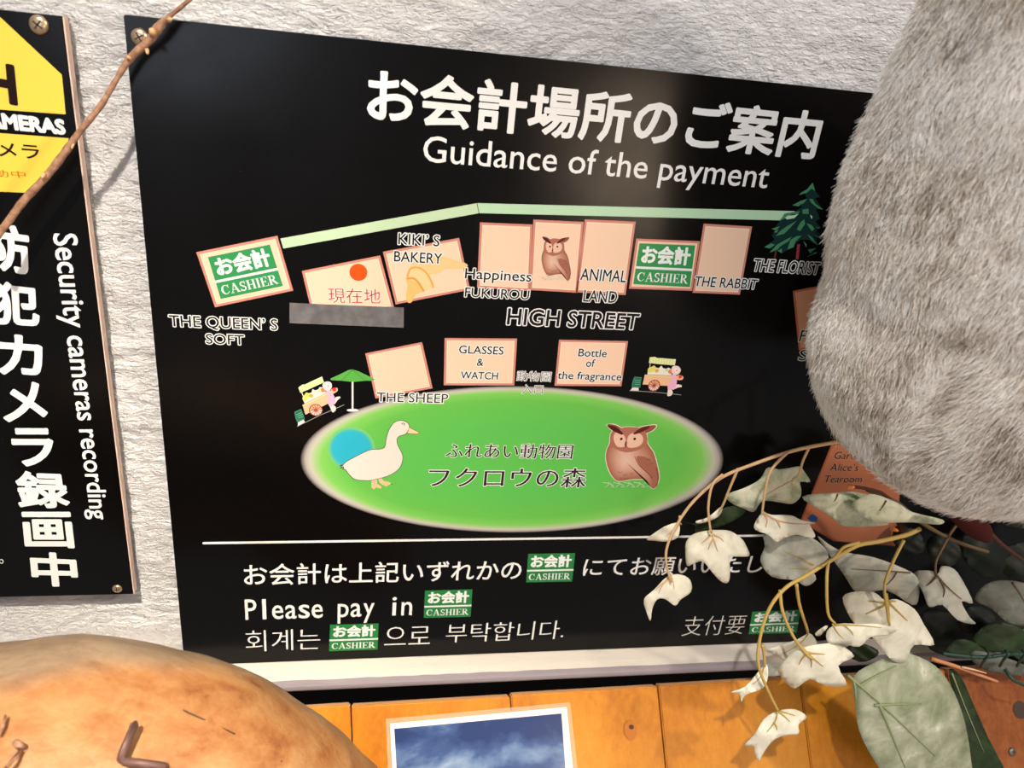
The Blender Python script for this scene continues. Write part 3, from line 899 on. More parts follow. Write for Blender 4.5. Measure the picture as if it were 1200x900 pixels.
pan = thing('plank_panel', 'leaning panel of varnished orange pine planks below the board and its ledge', 'panel', tuple(pA))
def along(px, py): return (on_panel(px, py) - pA).dot(alongx)
joints = [along(150, 842), along(411, 826), along(598, 814), along(771, 803), along(937, 794), along(1108, 784), along(1290, 772), along(1480, 760)]
TH = .012; LEN = .24
side = alongx


def plank(a0, a1, topoff, m, lift, name='plank'):
    bm = bmesh.new(); g = .0006
    dn = (panel_dir - alongx * panel_dir.dot(alongx)).normalized()
    sk = panel_dir.dot(alongx)
    C = []
    for aa in (a0 + g, a1 - g):
        for s in (topoff, LEN):
            for t in (lift, lift - TH): C.append(pA + alongx * (aa + sk * s) + dn * s + nrm * t)
    vs = [bm.verts.new(c) for c in C]
    for f in ((0, 1, 3, 2), (4, 6, 7, 5), (0, 2, 6, 4), (1, 5, 7, 3), (0, 4, 5, 1), (2, 3, 7, 6)): bm.faces.new([vs[i] for i in f])
    bmesh.ops.recalc_face_normals(bm, faces=bm.faces)
    bmesh.ops.bevel(bm, geom=bm.edges[:], offset=.0012, segments=2, affect='EDGES')
    me_ = bpy.data.meshes.new(name); bm.to_mesh(me_); bm.free(); me_.materials.append(m); me_.materials.append(M_cut)
    for f in me_.polygons:
        if f.normal.dot(-dn) > .6: f.material_index = 1
    o_ = bpy.data.objects.new(name, me_); COL.objects.link(o_); o_.parent = pan
    return o_


for i in range(7):
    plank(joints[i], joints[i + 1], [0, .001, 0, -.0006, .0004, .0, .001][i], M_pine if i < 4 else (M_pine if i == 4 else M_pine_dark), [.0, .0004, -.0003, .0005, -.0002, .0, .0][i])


def disc_on(px, py, r, ry, m, name, lift, parent=pan, rings=1):
    c = on_panel(px, py, lift); dn = panel_dir; V = [c]; Fc = []
    for k in range(20):
        a_ = 2 * math.pi * k / 20; V.append(c + alongx * r * math.cos(a_) * random.uniform(.93, 1.05) + dn * ry * math.sin(a_) * random.uniform(.95, 1.05) - nrm * .0001)
    for k in range(20): Fc.append((0, 1 + k, 1 + (k + 1) % 20))
    return mesh_obj(name, V, Fc, m, parent)


disc_on(739, 856, .0062, .0085, M_knot, 'knot', .0012); disc_on(740, 852, .0024, .0020, M_knot2, 'knot', .0016)
disc_on(1196, 832, .0085, .0085, M_screwdark, 'drilled_hole', .0008)
screw(0, 0, .0042, pan, normal=nrm, pos=on_panel(1186, 881, .0003), m=mat('dull_screw', (120, 112, 104), .4, .5, .7))

# card pinned on the planks: plain night sky with clouds
card = thing('picture_card', 'white-bordered card with dark blue cloudy night sky, taped on the orange planks', 'card', tuple(on_panel(560, 890, .002)))
cq = [(457, 848), (664, 828.5), (674, 925), (462, 948)]


def slab(name, quad, l0, l1, m, parent):
    V = [on_panel(*q, l1) for q in quad] + [on_panel(*q, l0) for q in quad]
    return mesh_obj(name, V, [(3, 2, 1, 0), (0, 1, 5, 4), (1, 2, 6, 5), (2, 3, 7, 6), (3, 0, 4, 7), (4, 5, 6, 7)], m, parent)


slab('card_sheet', cq, .0008, .0016, mat('white_card', (238, 234, 222), .4), card)


def n_film(nt, b):
    b.inputs['Transmission Weight'].default_value = .0; b.inputs['Alpha'].default_value = .22


slab('clear_film_edge', [(452, 842.5), (668, 823), (680, 930), (457, 952)], .0005, .0008, mat('clear_film', (255, 226, 190), .12, .8, nodes=n_film), card)


def n_sky(nt, b):
    v = coords(nt, (1, 1, 1.6)); n1 = noise(nt, 13, 5, v, .5, .2)
    nt.links.new(ramp(nt, n1.outputs['Fac'], [(.40, (40, 58, 104)), (.48, (62, 86, 132)), (.55, (110, 134, 168)), (.66, (176, 192, 208))]), b.inputs['Base Color'])


slab('night_sky_print', [(462, 854), (658, 836), (664, 920), (467, 940)], .0014, .0019, mat('night_sky_print', rough=.25, nodes=n_sky), card)

# ------------------------------------------------------------------ leaves
def leaf(parent, outline, d0, gx_=0.0, gy_=0.0, cup=0.0, m=M_cream, veins=(), vm=M_veinp, vr=.0008, origin=None, scale=1.0, sm=3, label=None, fold=None):
    """outline in photo pixels (crop origin/scale allowed); depth d0 with tilt gx_, gy_ (m over the leaf) and a cupped surface"""
    conv = (lambda q: (origin[0] + q[0] / scale, origin[1] + q[1] / scale)) if origin else (lambda q: q)
    pts = catmull([conv(q) for q in outline], sm); A = np.array(pts); c = A.mean(0); S = np.abs(A - c).max()
    sd = sum(outline[0]) * .37

    def dep(x, y):
        u, v = (x - c[0]) / S, (y - c[1]) / S
        return d0 + gx_ * u + gy_ * v + cup * (u * u + v * v) + .0012 * math.sin(3 * u + 2 * v + sd) + .0008 * math.sin(7 * v - 5 * u + sd)
    gr = []; stp = max(S / 7, 2.5)
    for xx in np.arange(A[:, 0].min(), A[:, 0].max(), stp):
        for yy_ in np.arange(A[:, 1].min(), A[:, 1].max(), stp): gr.append((xx + random.uniform(-.2, .2), yy_))
    n_ = len(pts)
    r = geometry.delaunay_2d_cdt([Vector(p_) for p_ in pts] + [Vector(g_) for g_ in gr], [], [list(range(n_))], 1, 1e-5)
    V = [P(q[0], q[1], dep(q[0], q[1])) for q in r[0]]
    o_ = mesh_obj('leaf', V, [tuple(f) for f in r[2]], m, parent, True)
    md = o_.modifiers.new('thickness', 'SOLIDIFY'); md.thickness = .0005; md.offset = 0
    if label: o_['label'] = label
    for vn_ in veins:
        q = catmull([conv(t) for t in vn_], 4, False)
        P3 = [P(a_[0], a_[1], dep(*a_) + .0005) for a_ in q]; k = len(P3)
        V, Fc = tube(P3, [vr * 1.3 * (1 - .75 * i / (k - 1)) for i in range(k)], 6)
        mesh_obj('vein', V, Fc, vm, o_, True)
    return o_


def stem(parent, pts, r0, r1, m, origin=None, scale=1.0, name='stem', seg=6, nseg=8):
    """pts = (x, y, depth)"""
    if origin: pts = [(origin[0] + q[0] / scale, origin[1] + q[1] / scale, q[2]) for q in pts]
    q = catmull(pts, seg, False); k = len(q)
    P3 = [P(*a_) for a_ in q]
    V, Fc = tube(P3, [(r0 + (r1 - r0) * i / (k - 1)) * (1 + .05 * math.sin(i * 2.3)) for i in range(k)], nseg)
    return mesh_obj(name, V, Fc, m, parent, True)


A1 = dict(origin=(740, 500), scale=2.25); A2 = dict(origin=(740, 500), scale=4.5)
up = thing('ivy_spray', 'upper artificial ivy spray of cream leaves hanging over the right of the black board', 'artificial plant', tuple(P(975, 519, .05)))
stem(up, [(990, 517, .07), (975, 519, .062), (930, 528, .055), (880, 545, .05), (845, 560, .048), (815, 585, .048), (795, 612, .05), (782, 640, .053), (781, 662, .055), (787, 682, .057)], .0016, .0010, M_veinp, name='main_stem')
for s in ([(847, 556, .048), (835, 568, .052), (830, 595, .055), (833, 624, .057)], [(865, 549, .049), (856, 570, .047), (848, 590, .043), (843, 599, .04)],
          [(923, 530, .055), (903, 552, .058), (896, 580, .06), (893, 603, .06)], [(948, 525, .055), (941, 540, .05), (936, 556, .044), (929, 562, .04)], [(797, 605, .049), (796, 612, .046), (798, 614, .042)]):
    stem(up, s, .0012, .0009, M_veinp, name='leaf_stalk')
leaf(up, [(500, 375), (520, 350), (590, 325), (660, 290), (690, 260), (720, 215), (780, 225), (850, 215), (890, 210), (910, 235), (943, 290), (890, 290), (895, 330), (890, 370), (850, 405), (790, 400), (720, 390), (680, 400), (645, 448), (600, 435), (540, 410)], .032, .006, .004, -.004, M_sage, [[(850, 285), (780, 320), (700, 365)], [(840, 290), (855, 315), (868, 330)]], M_veinp, .0006, **A2)
leaf(up, [(260, 500), (340, 512), (400, 490), (470, 440), (520, 420), (600, 418), (590, 460), (520, 505), (440, 535), (340, 560), (335, 518)], .028, 0, .004, 0, M_green, **A2, label='dark green leaf')
leaf(up, [(340, 498), (400, 480), (445, 445), (470, 425), (478, 440), (455, 475), (400, 500), (350, 510)], .036, 0, 0, 0, M_cream, **A2)
leaf(up, [(80, 594), (130, 555), (190, 520), (250, 508), (252, 560), (235, 590), (180, 605), (120, 600)], .042, .006, 0, -.003, M_cream, [[(250, 515), (215, 550), (180, 580)]], M_veinp, .0004, **A2)
leaf(up, [(290, 605), (330, 565), (400, 548), (450, 545), (520, 550), (580, 590), (605, 630), (622, 680), (570, 685), (520, 690), (520, 760), (515, 810), (495, 825), (460, 805), (420, 760), (375, 710), (330, 720), (293, 732), (285, 660)], .058, .002, .006, -.008, M_cream, [[(420, 545), (435, 600), (455, 660)], [(428, 565), (400, 590), (370, 615)], [(432, 570), (465, 585), (485, 605)], [(432, 590), (415, 620), (405, 650)]], M_veinp, .0008, **A2)
leaf(up, [(650, 510), (690, 455), (740, 465), (800, 465), (850, 470), (890, 490), (970, 510), (940, 515), (968, 570), (950, 588), (880, 570), (840, 575), (800, 590), (765, 608), (720, 570), (655, 545)], .060, .004, .006, -.006, M_cream, [[(695, 450), (760, 490), (850, 512), (950, 512)], [(700, 460), (716, 490), (708, 530)], [(770, 498), (780, 520), (785, 535)]], M_veinp, .0007, **A2)
leaf(up, [(33, 455), (60, 430), (95, 395), (130, 390), (155, 405), (157, 435), (130, 455), (115, 472), (90, 455), (68, 455), (55, 480), (50, 512), (40, 490)], .057, .002, .004, -.005, M_cream, [[(104, 390), (90, 405), (62, 432)], [(104, 392), (110, 410), (113, 430)], [(98, 400), (80, 420), (72, 440)]], M_veinp, .0006, **A1)

lo = thing('ivy_spray', 'lower artificial ivy spray of cream leaves on a yellowish stem hanging over the planks', 'artificial plant', tuple(P(1060, 630, .09)))
stem(lo, [(760, 270, .07), (720, 287, .075), (650, 303, .08), (600, 312, .085), (555, 335, .088), (510, 362, .09), (460, 393, .092), (410, 422, .095), (372, 465, .1), (348, 520, .105), (334, 590, .112), (338, 640, .118), (362, 700, .122), (386, 748, .125)], .0020, .0011, M_veiny, name='main_stem', **A1)
stem(lo, [(600, 306, .084), (560, 318, .088), (535, 345, .09), (500, 368, .092)], .0014, .0010, M_veiny, name='main_stem', **A1)
for s in ([(392, 430, .096), (398, 485, .104), (425, 550, .11), (462, 600, .116), (480, 612, .118)], [(435, 415, .094), (443, 470, .093), (462, 530, .092), (465, 546, .09)], [(520, 352, .09), (515, 400, .098), (518, 490, .104), (538, 520, .108)],
          [(718, 300, .08), (690, 355, .09), (668, 415, .1), (672, 470, .108), (680, 520, .112)], [(345, 575, .108), (350, 605, .108), (352, 632, .11)]):
    stem(lo, s, .0014, .0010, M_veiny, name='leaf_stalk', **A1)
leaf(lo, [(350, 285), (400, 288), (460, 288), (500, 310), (520, 345), (480, 375), (487, 402), (460, 420), (430, 405), (370, 395), (340, 355), (352, 315)], .055, .01, .004, -.004, M_greyleaf, [[(480, 365), (440, 345), (400, 325)], [(470, 375), (440, 372), (415, 375)]], M_veiny, .0006, **A1)
leaf(lo, [(490, 288), (520, 310), (560, 330), (640, 345), (720, 375), (755, 400), (757, 450), (740, 470), (670, 430), (600, 442), (560, 390), (520, 335)], .062, .01, .002, -.004, M_greyleaf, [[(735, 385), (660, 380), (580, 375)], [(700, 382), (690, 400), (670, 420)]], M_veind, .0006, **A1)
leaf(lo, [(557, 450), (590, 435), (640, 437), (668, 458), (700, 455), (745, 480), (770, 520), (798, 575), (745, 575), (725, 615), (710, 623), (680, 610), (640, 560), (600, 530), (575, 500)], .108, .004, .006, -.01, M_cream, [[(672, 440), (678, 480), (682, 525)], [(678, 465), (650, 480), (618, 494)], [(678, 465), (655, 463), (625, 460)], [(680, 465), (705, 490), (728, 512)], [(678, 462), (690, 460), (698, 461)]], M_veiny, .0009, **A1, label='large cream leaf with olive veins')
leaf(lo, [(388, 640), (420, 600), (460, 580), (500, 573), (545, 573), (587, 605), (545, 630), (567, 680), (510, 682), (470, 665), (430, 690), (400, 665)], .117, .004, .004, -.01, M_cream, [[(445, 575), (470, 602), (505, 632)], [(460, 595), (480, 598), (510, 600)], [(462, 598), (450, 612), (442, 628)], [(470, 604), (475, 620), (474, 635)]], M_veiny, .0008, **A1)
leaf(lo, [(515, 540), (545, 520), (600, 520), (650, 520), (700, 535), (670, 550), (630, 555), (600, 580), (560, 572), (520, 570)], .116, .004, .006, -.004, M_cream, [[(530, 520), (545, 545), (560, 560)], [(560, 522), (580, 540), (585, 550)], [(535, 522), (600, 524), (660, 530)]], M_veiny, .0006, **A1)
leaf(lo, [(263, 700), (300, 685), (340, 640), (357, 628), (360, 660), (345, 690), (300, 707), (290, 726), (285, 705)], .112, .002, .004, 0, M_cream, [[(350, 632), (340, 660), (320, 680)]], M_veiny, .0005, **A1)
leaf(lo, [(298, 840), (325, 810), (350, 770), (385, 750), (430, 745), (462, 765), (440, 785), (440, 810), (400, 815), (370, 830), (345, 865), (335, 882), (325, 860), (322, 842)], .126, .003, .006, -.006, M_cream, [[(386, 745), (380, 775), (358, 805)], [(388, 752), (405, 765), (418, 778)], [(390, 750), (412, 756), (432, 762)], [(376, 780), (382, 790), (384, 800)]], M_veiny, .0007, **A1)
leaf(lo, [(355, 590), (400, 575), (440, 560), (470, 545), (487, 565), (485, 580), (440, 600), (410, 620), (380, 600)], .088, .002, .002, 0, M_cream, [[(465, 548), (440, 575), (400, 598)]], M_veiny, .0005, **A1)
leaf(lo, [(485, 545), (512, 525), (516, 531), (495, 552)], .09, 0, 0, 0, M_cream, **A1)
leaf(lo, [(360, 600), (420, 605), (430, 625), (395, 655), (340, 655), (350, 630)], .07, 0, 0, 0, M_greyleaf, **A1)

rt = thing('ivy_spray', 'shaded artificial ivy spray of grey and sage leaves tucked under the grey fur', 'artificial plant', tuple(P(1120, 640, .04)))
stem(rt, [(880, 235, .03), (845, 275, .045), (820, 320, .06), (803, 355, .07), (802, 392, .075)], .0014, .001, M_veind, name='leaf_stalk', **A1)
stem(rt, [(620, 165, .04), (700, 200, .045), (760, 250, .05), (850, 300, .05), (940, 330, .05)], .002, .0016, M_veind, name='main_stem', **A1)
leaf(rt, [(450, 185), (520, 175), (620, 178), (680, 250), (640, 262), (560, 262), (530, 240), (490, 215)], .045, .004, .01, -.004, M_sage, [[(545, 178), (540, 190), (535, 198)]], M_veind, .0005, **A1)
leaf(rt, [(580, 205), (610, 185), (640, 178), (700, 200), (740, 225), (820, 245), (810, 258), (740, 252), (640, 252), (600, 230)], .062, .004, .012, -.004, M_sage, [[(672, 195), (665, 208), (655, 222)]], M_veind, .0006, **A1)
leaf(rt, [(745, 385), (790, 380), (808, 388), (818, 368), (850, 375), (875, 410), (900, 465), (870, 460), (890, 500), (907, 520), (860, 510), (820, 470), (785, 475), (770, 440)], .08, .004, .006, -.006, M_greyleaf, [[(802, 388), (830, 420), (870, 455)], [(804, 395), (790, 410), (778, 420)], [(815, 405), (825, 430), (822, 450)]], M_veind, .0009, **A1)
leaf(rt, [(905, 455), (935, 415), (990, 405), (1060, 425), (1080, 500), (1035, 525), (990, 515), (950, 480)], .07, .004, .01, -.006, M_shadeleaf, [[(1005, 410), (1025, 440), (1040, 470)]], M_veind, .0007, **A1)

bl = thing('large_ivy_leaf_pair', 'broad mottled grey-green leaf with a dark one behind, lying against the right planks', 'artificial plant', tuple(P(1065, 850, .12)))
leaf(bl, [(585, 660), (640, 622), (700, 600), (740, 600), (800, 630), (840, 680), (870, 750), (885, 810), (895, 880), (900, 990), (800, 1010), (700, 960), (640, 880), (600, 800), (590, 730)], .124, -.004, .022, -.014, M_bigleaf, [[(570, 655), (640, 715), (720, 790), (800, 868)], [(640, 735), (690, 732), (765, 731)], [(600, 685), (640, 660), (700, 630)], [(655, 735), (690, 820), (722, 900)], [(585, 665), (590, 690), (592, 720)]], M_veing, .0011, **A1)
leaf(bl, [(838, 640), (870, 662), (905, 740), (940, 820), (985, 920), (900, 925), (880, 830), (850, 720)], .105, .004, .02, 0, M_green, [[(845, 650), (880, 740), (930, 860)]], M_veing, .0006, **A1)

# dark foliage and sticks in the shade
dkf = thing('dark_ivy_garland', 'dark green leaves and wire twisted along the ledge in the shade at right', 'artificial plant', tuple(P(1140, 760, .05)))
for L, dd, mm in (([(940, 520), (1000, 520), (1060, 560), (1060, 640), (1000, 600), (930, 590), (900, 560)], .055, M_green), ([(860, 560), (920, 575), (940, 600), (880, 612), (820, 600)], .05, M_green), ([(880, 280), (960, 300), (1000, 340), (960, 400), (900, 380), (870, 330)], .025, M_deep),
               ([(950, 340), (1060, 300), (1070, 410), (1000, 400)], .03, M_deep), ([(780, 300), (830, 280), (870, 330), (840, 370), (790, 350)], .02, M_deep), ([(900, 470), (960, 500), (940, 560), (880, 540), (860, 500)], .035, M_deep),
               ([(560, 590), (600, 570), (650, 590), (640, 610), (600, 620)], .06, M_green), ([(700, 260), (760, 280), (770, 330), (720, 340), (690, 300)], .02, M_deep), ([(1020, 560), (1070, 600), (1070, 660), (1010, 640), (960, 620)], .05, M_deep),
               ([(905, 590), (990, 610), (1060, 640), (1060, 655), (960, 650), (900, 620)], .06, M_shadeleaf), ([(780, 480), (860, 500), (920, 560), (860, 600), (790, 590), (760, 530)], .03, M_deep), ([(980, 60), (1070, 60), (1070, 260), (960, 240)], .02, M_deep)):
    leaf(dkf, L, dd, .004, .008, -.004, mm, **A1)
stem(dkf, [(820, 598, .075), (880, 605, .078), (930, 608, .08), (1000, 600, .08), (1060, 604, .08)], .0018, .0018, M_wire, name='wire', **A1)
for cx in (935, 985, 1030):
    stem(dkf, [(cx, 590, .085), (cx + 8, 600, .09), (cx - 4, 615, .088), (cx - 14, 632, .08)], .0012, .0012, M_wire, name='wire', **A1)
stem(dkf, [(985, 640, .08), (1010, 670, .09), (1060, 690, .09)], .0018, .0014, M_wire, name='wire', **A1)

st_ = thing('split_stick', 'pale split wooden stick poking out beside the broad mottled leaf', 'stick', tuple(P(1130, 790, .09)))
stem(st_, [(790, 612, .085), (850, 630, .09), (910, 652, .094), (965, 672, .097)], .0022, .0014, mat('split_wood', (196, 128, 84), .6), name='shaft', seg=3, nseg=5, **A1)
stem(st_, [(870, 634, .092), (900, 640, .096), (935, 650, .098)], .0012, .0005, mat('wood_splinter', (222, 178, 140), .6), name='splinter', seg=3, nseg=5, **A1)
M_dkb = mat('dark_branch_bark', (74, 42, 34), .7, .2)
br = thing('thin_branch', 'thin dark reddish branch with buds in the shade beneath the grey fur', 'branch', tuple(P(1150, 620, .05)))
C5 = dict(origin=(940, 500), scale=4.5)
stem(br, [(960, 530, .07), (1040, 610, .068), (1110, 665, .066), (1190, 720, .065)], .0022, .0015, M_dkb, name='branch', **C5)
stem(br, [(250, 315, .05), (330, 325, .052), (420, 350, .055), (480, 400, .06)], .0014, .0014, M_dkb, name='branch', **C5)
stem(br, [(245, 318, .05), (262, 320, .052), (275, 316, .052)], .0024, .0010, mat('orange_bud', (214, 128, 72), .6), name='bud', seg=3, **C5)
stem(br, [(480, 540, .06), (495, 545, .062), (505, 548, .062)], .0020, .0010, mat('orange_bud', (220, 120, 50), .6), name='bud', seg=3, **C5)
stem(br, [(500, 490, .05), (520, 520, .06), (535, 545, .062)], .0022, .0030, M_dkb, name='branch', seg=3, **C5)

# ------------------------------------------------------------------ twig at upper left
tw = thing('twig', 'thin bare brown twig crossing both black boards at the upper left', 'twig', tuple(P(100, 150, .02)))
tp_ = [(235, -14, .03), (222, 0, .028), (198, 20, .022), (186, 32, .020), (175, 47, .020), (152, 69, .018), (137, 92, .018), (118, 124, .019), (93, 155, .02), (75, 180, .021), (54, 207, .022), (28, 235, .024), (8, 262, .026), (-14, 290, .03)]
rr = [.0012, .0012, .0015, .0028, .0024, .0022, .0017, .0019, .0019, .0024, .0024, .0024, .0023, .0023]
q = catmull([(*a_, r_) for a_, r_ in zip(tp_, rr)], 6, False)
rad = [a_[3] * (1 + .05 * math.sin(i * 1.7) + random.uniform(-.05, .05)) for i, a_ in enumerate(q)]
V, Fc = tube([P(*a_[:3]) for a_ in q], rad, 10); mesh_obj('shaft', V, Fc, M_twig, tw, True)
for (a_, b_, r_) in (((180, 40, .022), (177, 35, .027), .0022), ((172, 58, .02), (173, 63, .023), .0012), ((153, 69, .019), (149, 66, .022), .0012), ((52, 204, .024), (49, 208, .028), .0015), ((86, 168, .021), (84, 174, .023), .0009), ((198, 24, .023), (200, 22, .027), .0014)):
    V, Fc = tube([P(*a_), P((a_[0] + b_[0]) / 2, (a_[1] + b_[1]) / 2, (a_[2] + b_[2]) / 2), P(*b_)], [r_, r_ * .95, r_ * .6], 8); mesh_obj('bud', V, Fc, mat('cut_bud', (206, 160, 112), .6), tw, True)

# ------------------------------------------------------------------ sweeps for the log and the fur animal
def sweep(stations, nseg=64, sub=6, disp=None, capn=6):
    """stations (px, py, depth, radius px) -> closed rounded surface"""
    S = [np.array([*P(a_[0], a_[1], a_[2]), a_[3] * pxsize(*a_[:3])]) for a_ in stations]
    q = catmull(S, sub, False)
    # round caps
    def cap(a_, b_):
        dr = a_[:3] - b_[:3]; dr = dr / np.linalg.norm(dr); o_ = []
        for k in range(1, capn + 1):
            t = math.pi / 2 * k / capn; o_.append(np.array([*(a_[:3] + dr * a_[3] * math.sin(t)), max(a_[3] * math.cos(t), 1e-4)]))
        return o_
    q = cap(q[0], q[1])[::-1] + q + cap(q[-1], q[-2])
    V = []; Fc = []; prev = None
    for i, s in enumerate(q):
        a_ = Vector(q[max(i - 1, 0)][:3]); b_ = Vector(q[min(i + 1, len(q) - 1)][:3]); t = (b_ - a_).normalized()
        u = (Vector((0, -1, 0)) if prev is None else prev); u = (u - t * u.dot(t)).normalized(); prev = u; v_ = t.cross(u)
        for k in range(nseg):
            an = 2 * math.pi * k / nseg; V.append(Vector(s[:3]) + (u * math.cos(an) + v_ * math.sin(an)) * s[3])
    for i in range(len(q) - 1):
        for k in range(nseg):
            k2 = (k + 1) % nseg; Fc.append((i * nseg + k, (i + 1) * nseg + k, (i + 1) * nseg + k2, i * nseg + k2))
    Fc.append(tuple(range(nseg))); Fc.append(tuple((len(q) - 1) * nseg + k for k in range(nseg))[::-1])
    return V, Fc


from mathutils import noise as mn
log = thing('driftwood_log', 'smooth orange-brown driftwood log with bent nail in the bottom left corner', 'log', tuple(P(150, 900, .2)))
V, Fc = sweep([(-170, 915, .2, 150), (-60, 930, .2, 172), (30, 938, .2, 190), (90, 940, .2, 186), (150, 942, .2, 175), (215, 950, .2, 165), (275, 972, .2, 150), (330, 1000, .2, 138), (385, 1025, .2, 118), (420, 1045, .2, 90)], 120, 10)
cc = []
cam_inv = camo.matrix_world.inverted()


def project(v):
    q = np.linalg.inv(M) @ (np.array(v) - np.array([0, -D, 0])); return 600 + F * q[0] / q[2], 450 + F * q[1] / q[2]


V2 = []
for v in V:
    n1 = mn.fractal(v * 14, 1, 2, 4); n2 = mn.noise(v * 40)
    dv = Vector(v) - Vector(P(130, 940, .2)); dv.normalize()
    V2.append(v + dv * (n1 * .0022 + n2 * .0008))


def n_log(nt, b):
    v = coords(nt, (1, 1.4, 2.4), (0, .3, 0)); n1 = noise(nt, 22, 8, v, .58, .35); n2 = noise(nt, 120, 5, v, .6, .5)
    tc = nt.nodes.new('ShaderNodeAttribute'); tc.attribute_name = 'Col'
    mx = nt.nodes.new('ShaderNodeMath'); mx.operation = 'MULTIPLY_ADD'; mx.inputs[1].default_value = .4
    nt.links.new(n2.outputs['Fac'], mx.inputs[0]); nt.links.new(n1.outputs['Fac'], mx.inputs[2])
    wood = ramp(nt, mx.outputs[0], [(.48, (132, 78, 42)), (.60, (156, 102, 58)), (.74, (170, 120, 74)), (.95, (182, 138, 92))])
    greybrown = ramp(nt, mx.outputs[0], [(.5, (126, 102, 80)), (.8, (154, 130, 104))])
    m_ = nt.nodes.new('ShaderNodeMixRGB'); nt.links.new(tc.outputs['Fac'], m_.inputs['Fac']); nt.links.new(wood, m_.inputs[1]); nt.links.new(greybrown, m_.inputs[2])
    nt.links.new(m_.outputs[0], b.inputs['Base Color']); bump(nt, b, mx.outputs[0], .5, .003)


M_log = mat('driftwood', rough=.5, spec=.35, nodes=n_log)
# grey-brown tone above a wavering line on the log's back side
for v in V2:
    x_, y_ = project(v); bd = np.interp(x_, [-200, 0, 60, 170, 240, 300, 360, 440], [830, 806, 790, 774, 778, 792, 826, 880]) + 10 * mn.noise(v * 30)
    t = min(1, max(0, (bd - y_) / 26 + .5)) if v.y > P(0, 0, .30)[1] else 0
    cc.append((t, t, t))
mesh_obj('wood', V2, Fc, M_log, log, True, cols=cc)


def front_point(px, py, V_, Fc_=None):
    """nearest surface vertex along the photograph's ray"""
    best = None
    for v in V_:
        x_, y_ = project(v)
        if abs(x_ - px) < 6 and abs(y_ - py) < 6:
            dd = v.y
            if best is None or dd < best.y: best = v
    return best if best is not None else Vector(P(px, py, .3))


def on_log(px, py, lift):
    s = front_point(px, py, V2); return np.array(P(px, py, -s.y + lift))


V, Fc_ = tube([on_log(158.6, 846.5, .0082), on_log(157.6, 849, .008), on_log(143, 884, .004), on_log(142, 889, .003), on_log(147, 892, .004), on_log(190, 898, .004), on_log(196, 899, -.002)], [.0012, .0022, .0022, .0022, .0022, .0022, .0022], 10)
mesh_obj('bent_nail', V, Fc_, M_rust, log, True)
V, Fc_ = tube([on_log(5, 902, .004), on_log(14, 892, .006), on_log(24, 880, .003)], [.0012, .0011, .0010], 8); mesh_obj('cut_stub', V, Fc_, M_twig, log, True)
V, Fc_ = tube([on_log(6, 838, .002), on_log(3, 852, .003), on_log(-2, 862, .002)], [.0008, .0010, .0008], 8); mesh_obj('cut_stub', V, Fc_, M_twig, log, True)
V, Fc_ = tube([on_log(16, 868, -.002), on_log(22, 873, .0015), on_log(30, 876, -.001)], [.0016, .0020, .0014], 10); mesh_obj('knot', V, Fc_, M_twig, log, True)
V, Fc_ = tube([on_log(x_, y_, .0012) for x_, y_ in ((215, 832), (245, 846), (275, 860), (300, 873), (330, 892))], .00035, 6); mesh_obj('crack', V, Fc_, M_screwdark, log, True)

# fur animal hanging at the right
plush = thing('plush_animal', 'rounded body of a plush animal in mottled grey-beige fur at the right side', 'plush toy', tuple(P(1165, 400, .14)))
def slices(stations, nslice=90, nseg=110):
    """rounded body: outer envelope of a run of balls, cut in parallel slices across one straight axis"""
    S = catmull([np.array([*P(a_[0], a_[1], a_[2]), a_[3] * pxsize(*a_[:3])]) for a_ in stations], 10, False)
    S = np.array(S); A, B = S[0, :3], S[-1, :3]; ax = (B - A) / np.linalg.norm(B - A); L = np.linalg.norm(B - A)
    u = np.array([0, -1., 0]); u -= ax * (u @ ax); u /= np.linalg.norm(u); v = np.cross(ax, u)
    t = np.concatenate([-S[0, 3] * np.cos(np.linspace(0.03, math.pi / 2, 36, endpoint=False)), np.linspace(0, L, nslice), L + S[-1, 3] * np.sin(np.linspace(.06, math.pi / 2 - .03, 22))])
    ang = np.linspace(0, 2 * math.pi, nseg, endpoint=False); U = np.cos(ang)[:, None] * u + np.sin(ang)[:, None] * v
    Rr = np.zeros((len(t), nseg))
    for i_, tt in enumerate(t):
        c = A + ax * tt; d = c - S[:, :3]; bq = U @ d.T; cq = (d * d).sum(1) - S[:, 3] ** 2
        disc = bq ** 2 - cq; r_ = np.where(disc > 0, -bq + np.sqrt(np.maximum(disc, 0)), 0); Rr[i_] = r_.max(1)
    V_ = [Vector(A + ax * t[i_] + U[k] * max(Rr[i_, k], 1e-4)) for i_ in range(len(t)) for k in range(nseg)]
    F_ = []
    for i_ in range(len(t) - 1):
        for k in range(nseg):
            k2 = (k + 1) % nseg; F_.append((i_ * nseg + k, (i_ + 1) * nseg + k, (i_ + 1) * nseg + k2, i_ * nseg + k2))
    F_.append(tuple(range(nseg))); F_.append(tuple((len(t) - 1) * nseg + k for k in range(nseg))[::-1])
    return V_, F_


V, Fc = slices([(1171, 401, .15, 202), (1198, 335, .15, 211), (1216, 265, .155, 219), (1238, 190, .16, 210), (1254, 105, .168, 192), (1278, 10, .175, 173), (1310, -100, .18, 158)])
V = [v + (v - Vector(P(1165, 380, .15))).normalized() * .004 * mn.noise(v * 9) for v in V]


def n_furbase(nt, b):
    n1 = noise(nt, 30, 4, coords(nt)); nt.links.new(ramp(nt, n1.outputs['Fac'], [(.35, (150, 136, 120)), (.65, (206, 192, 176))]), b.inputs['Base Color'])


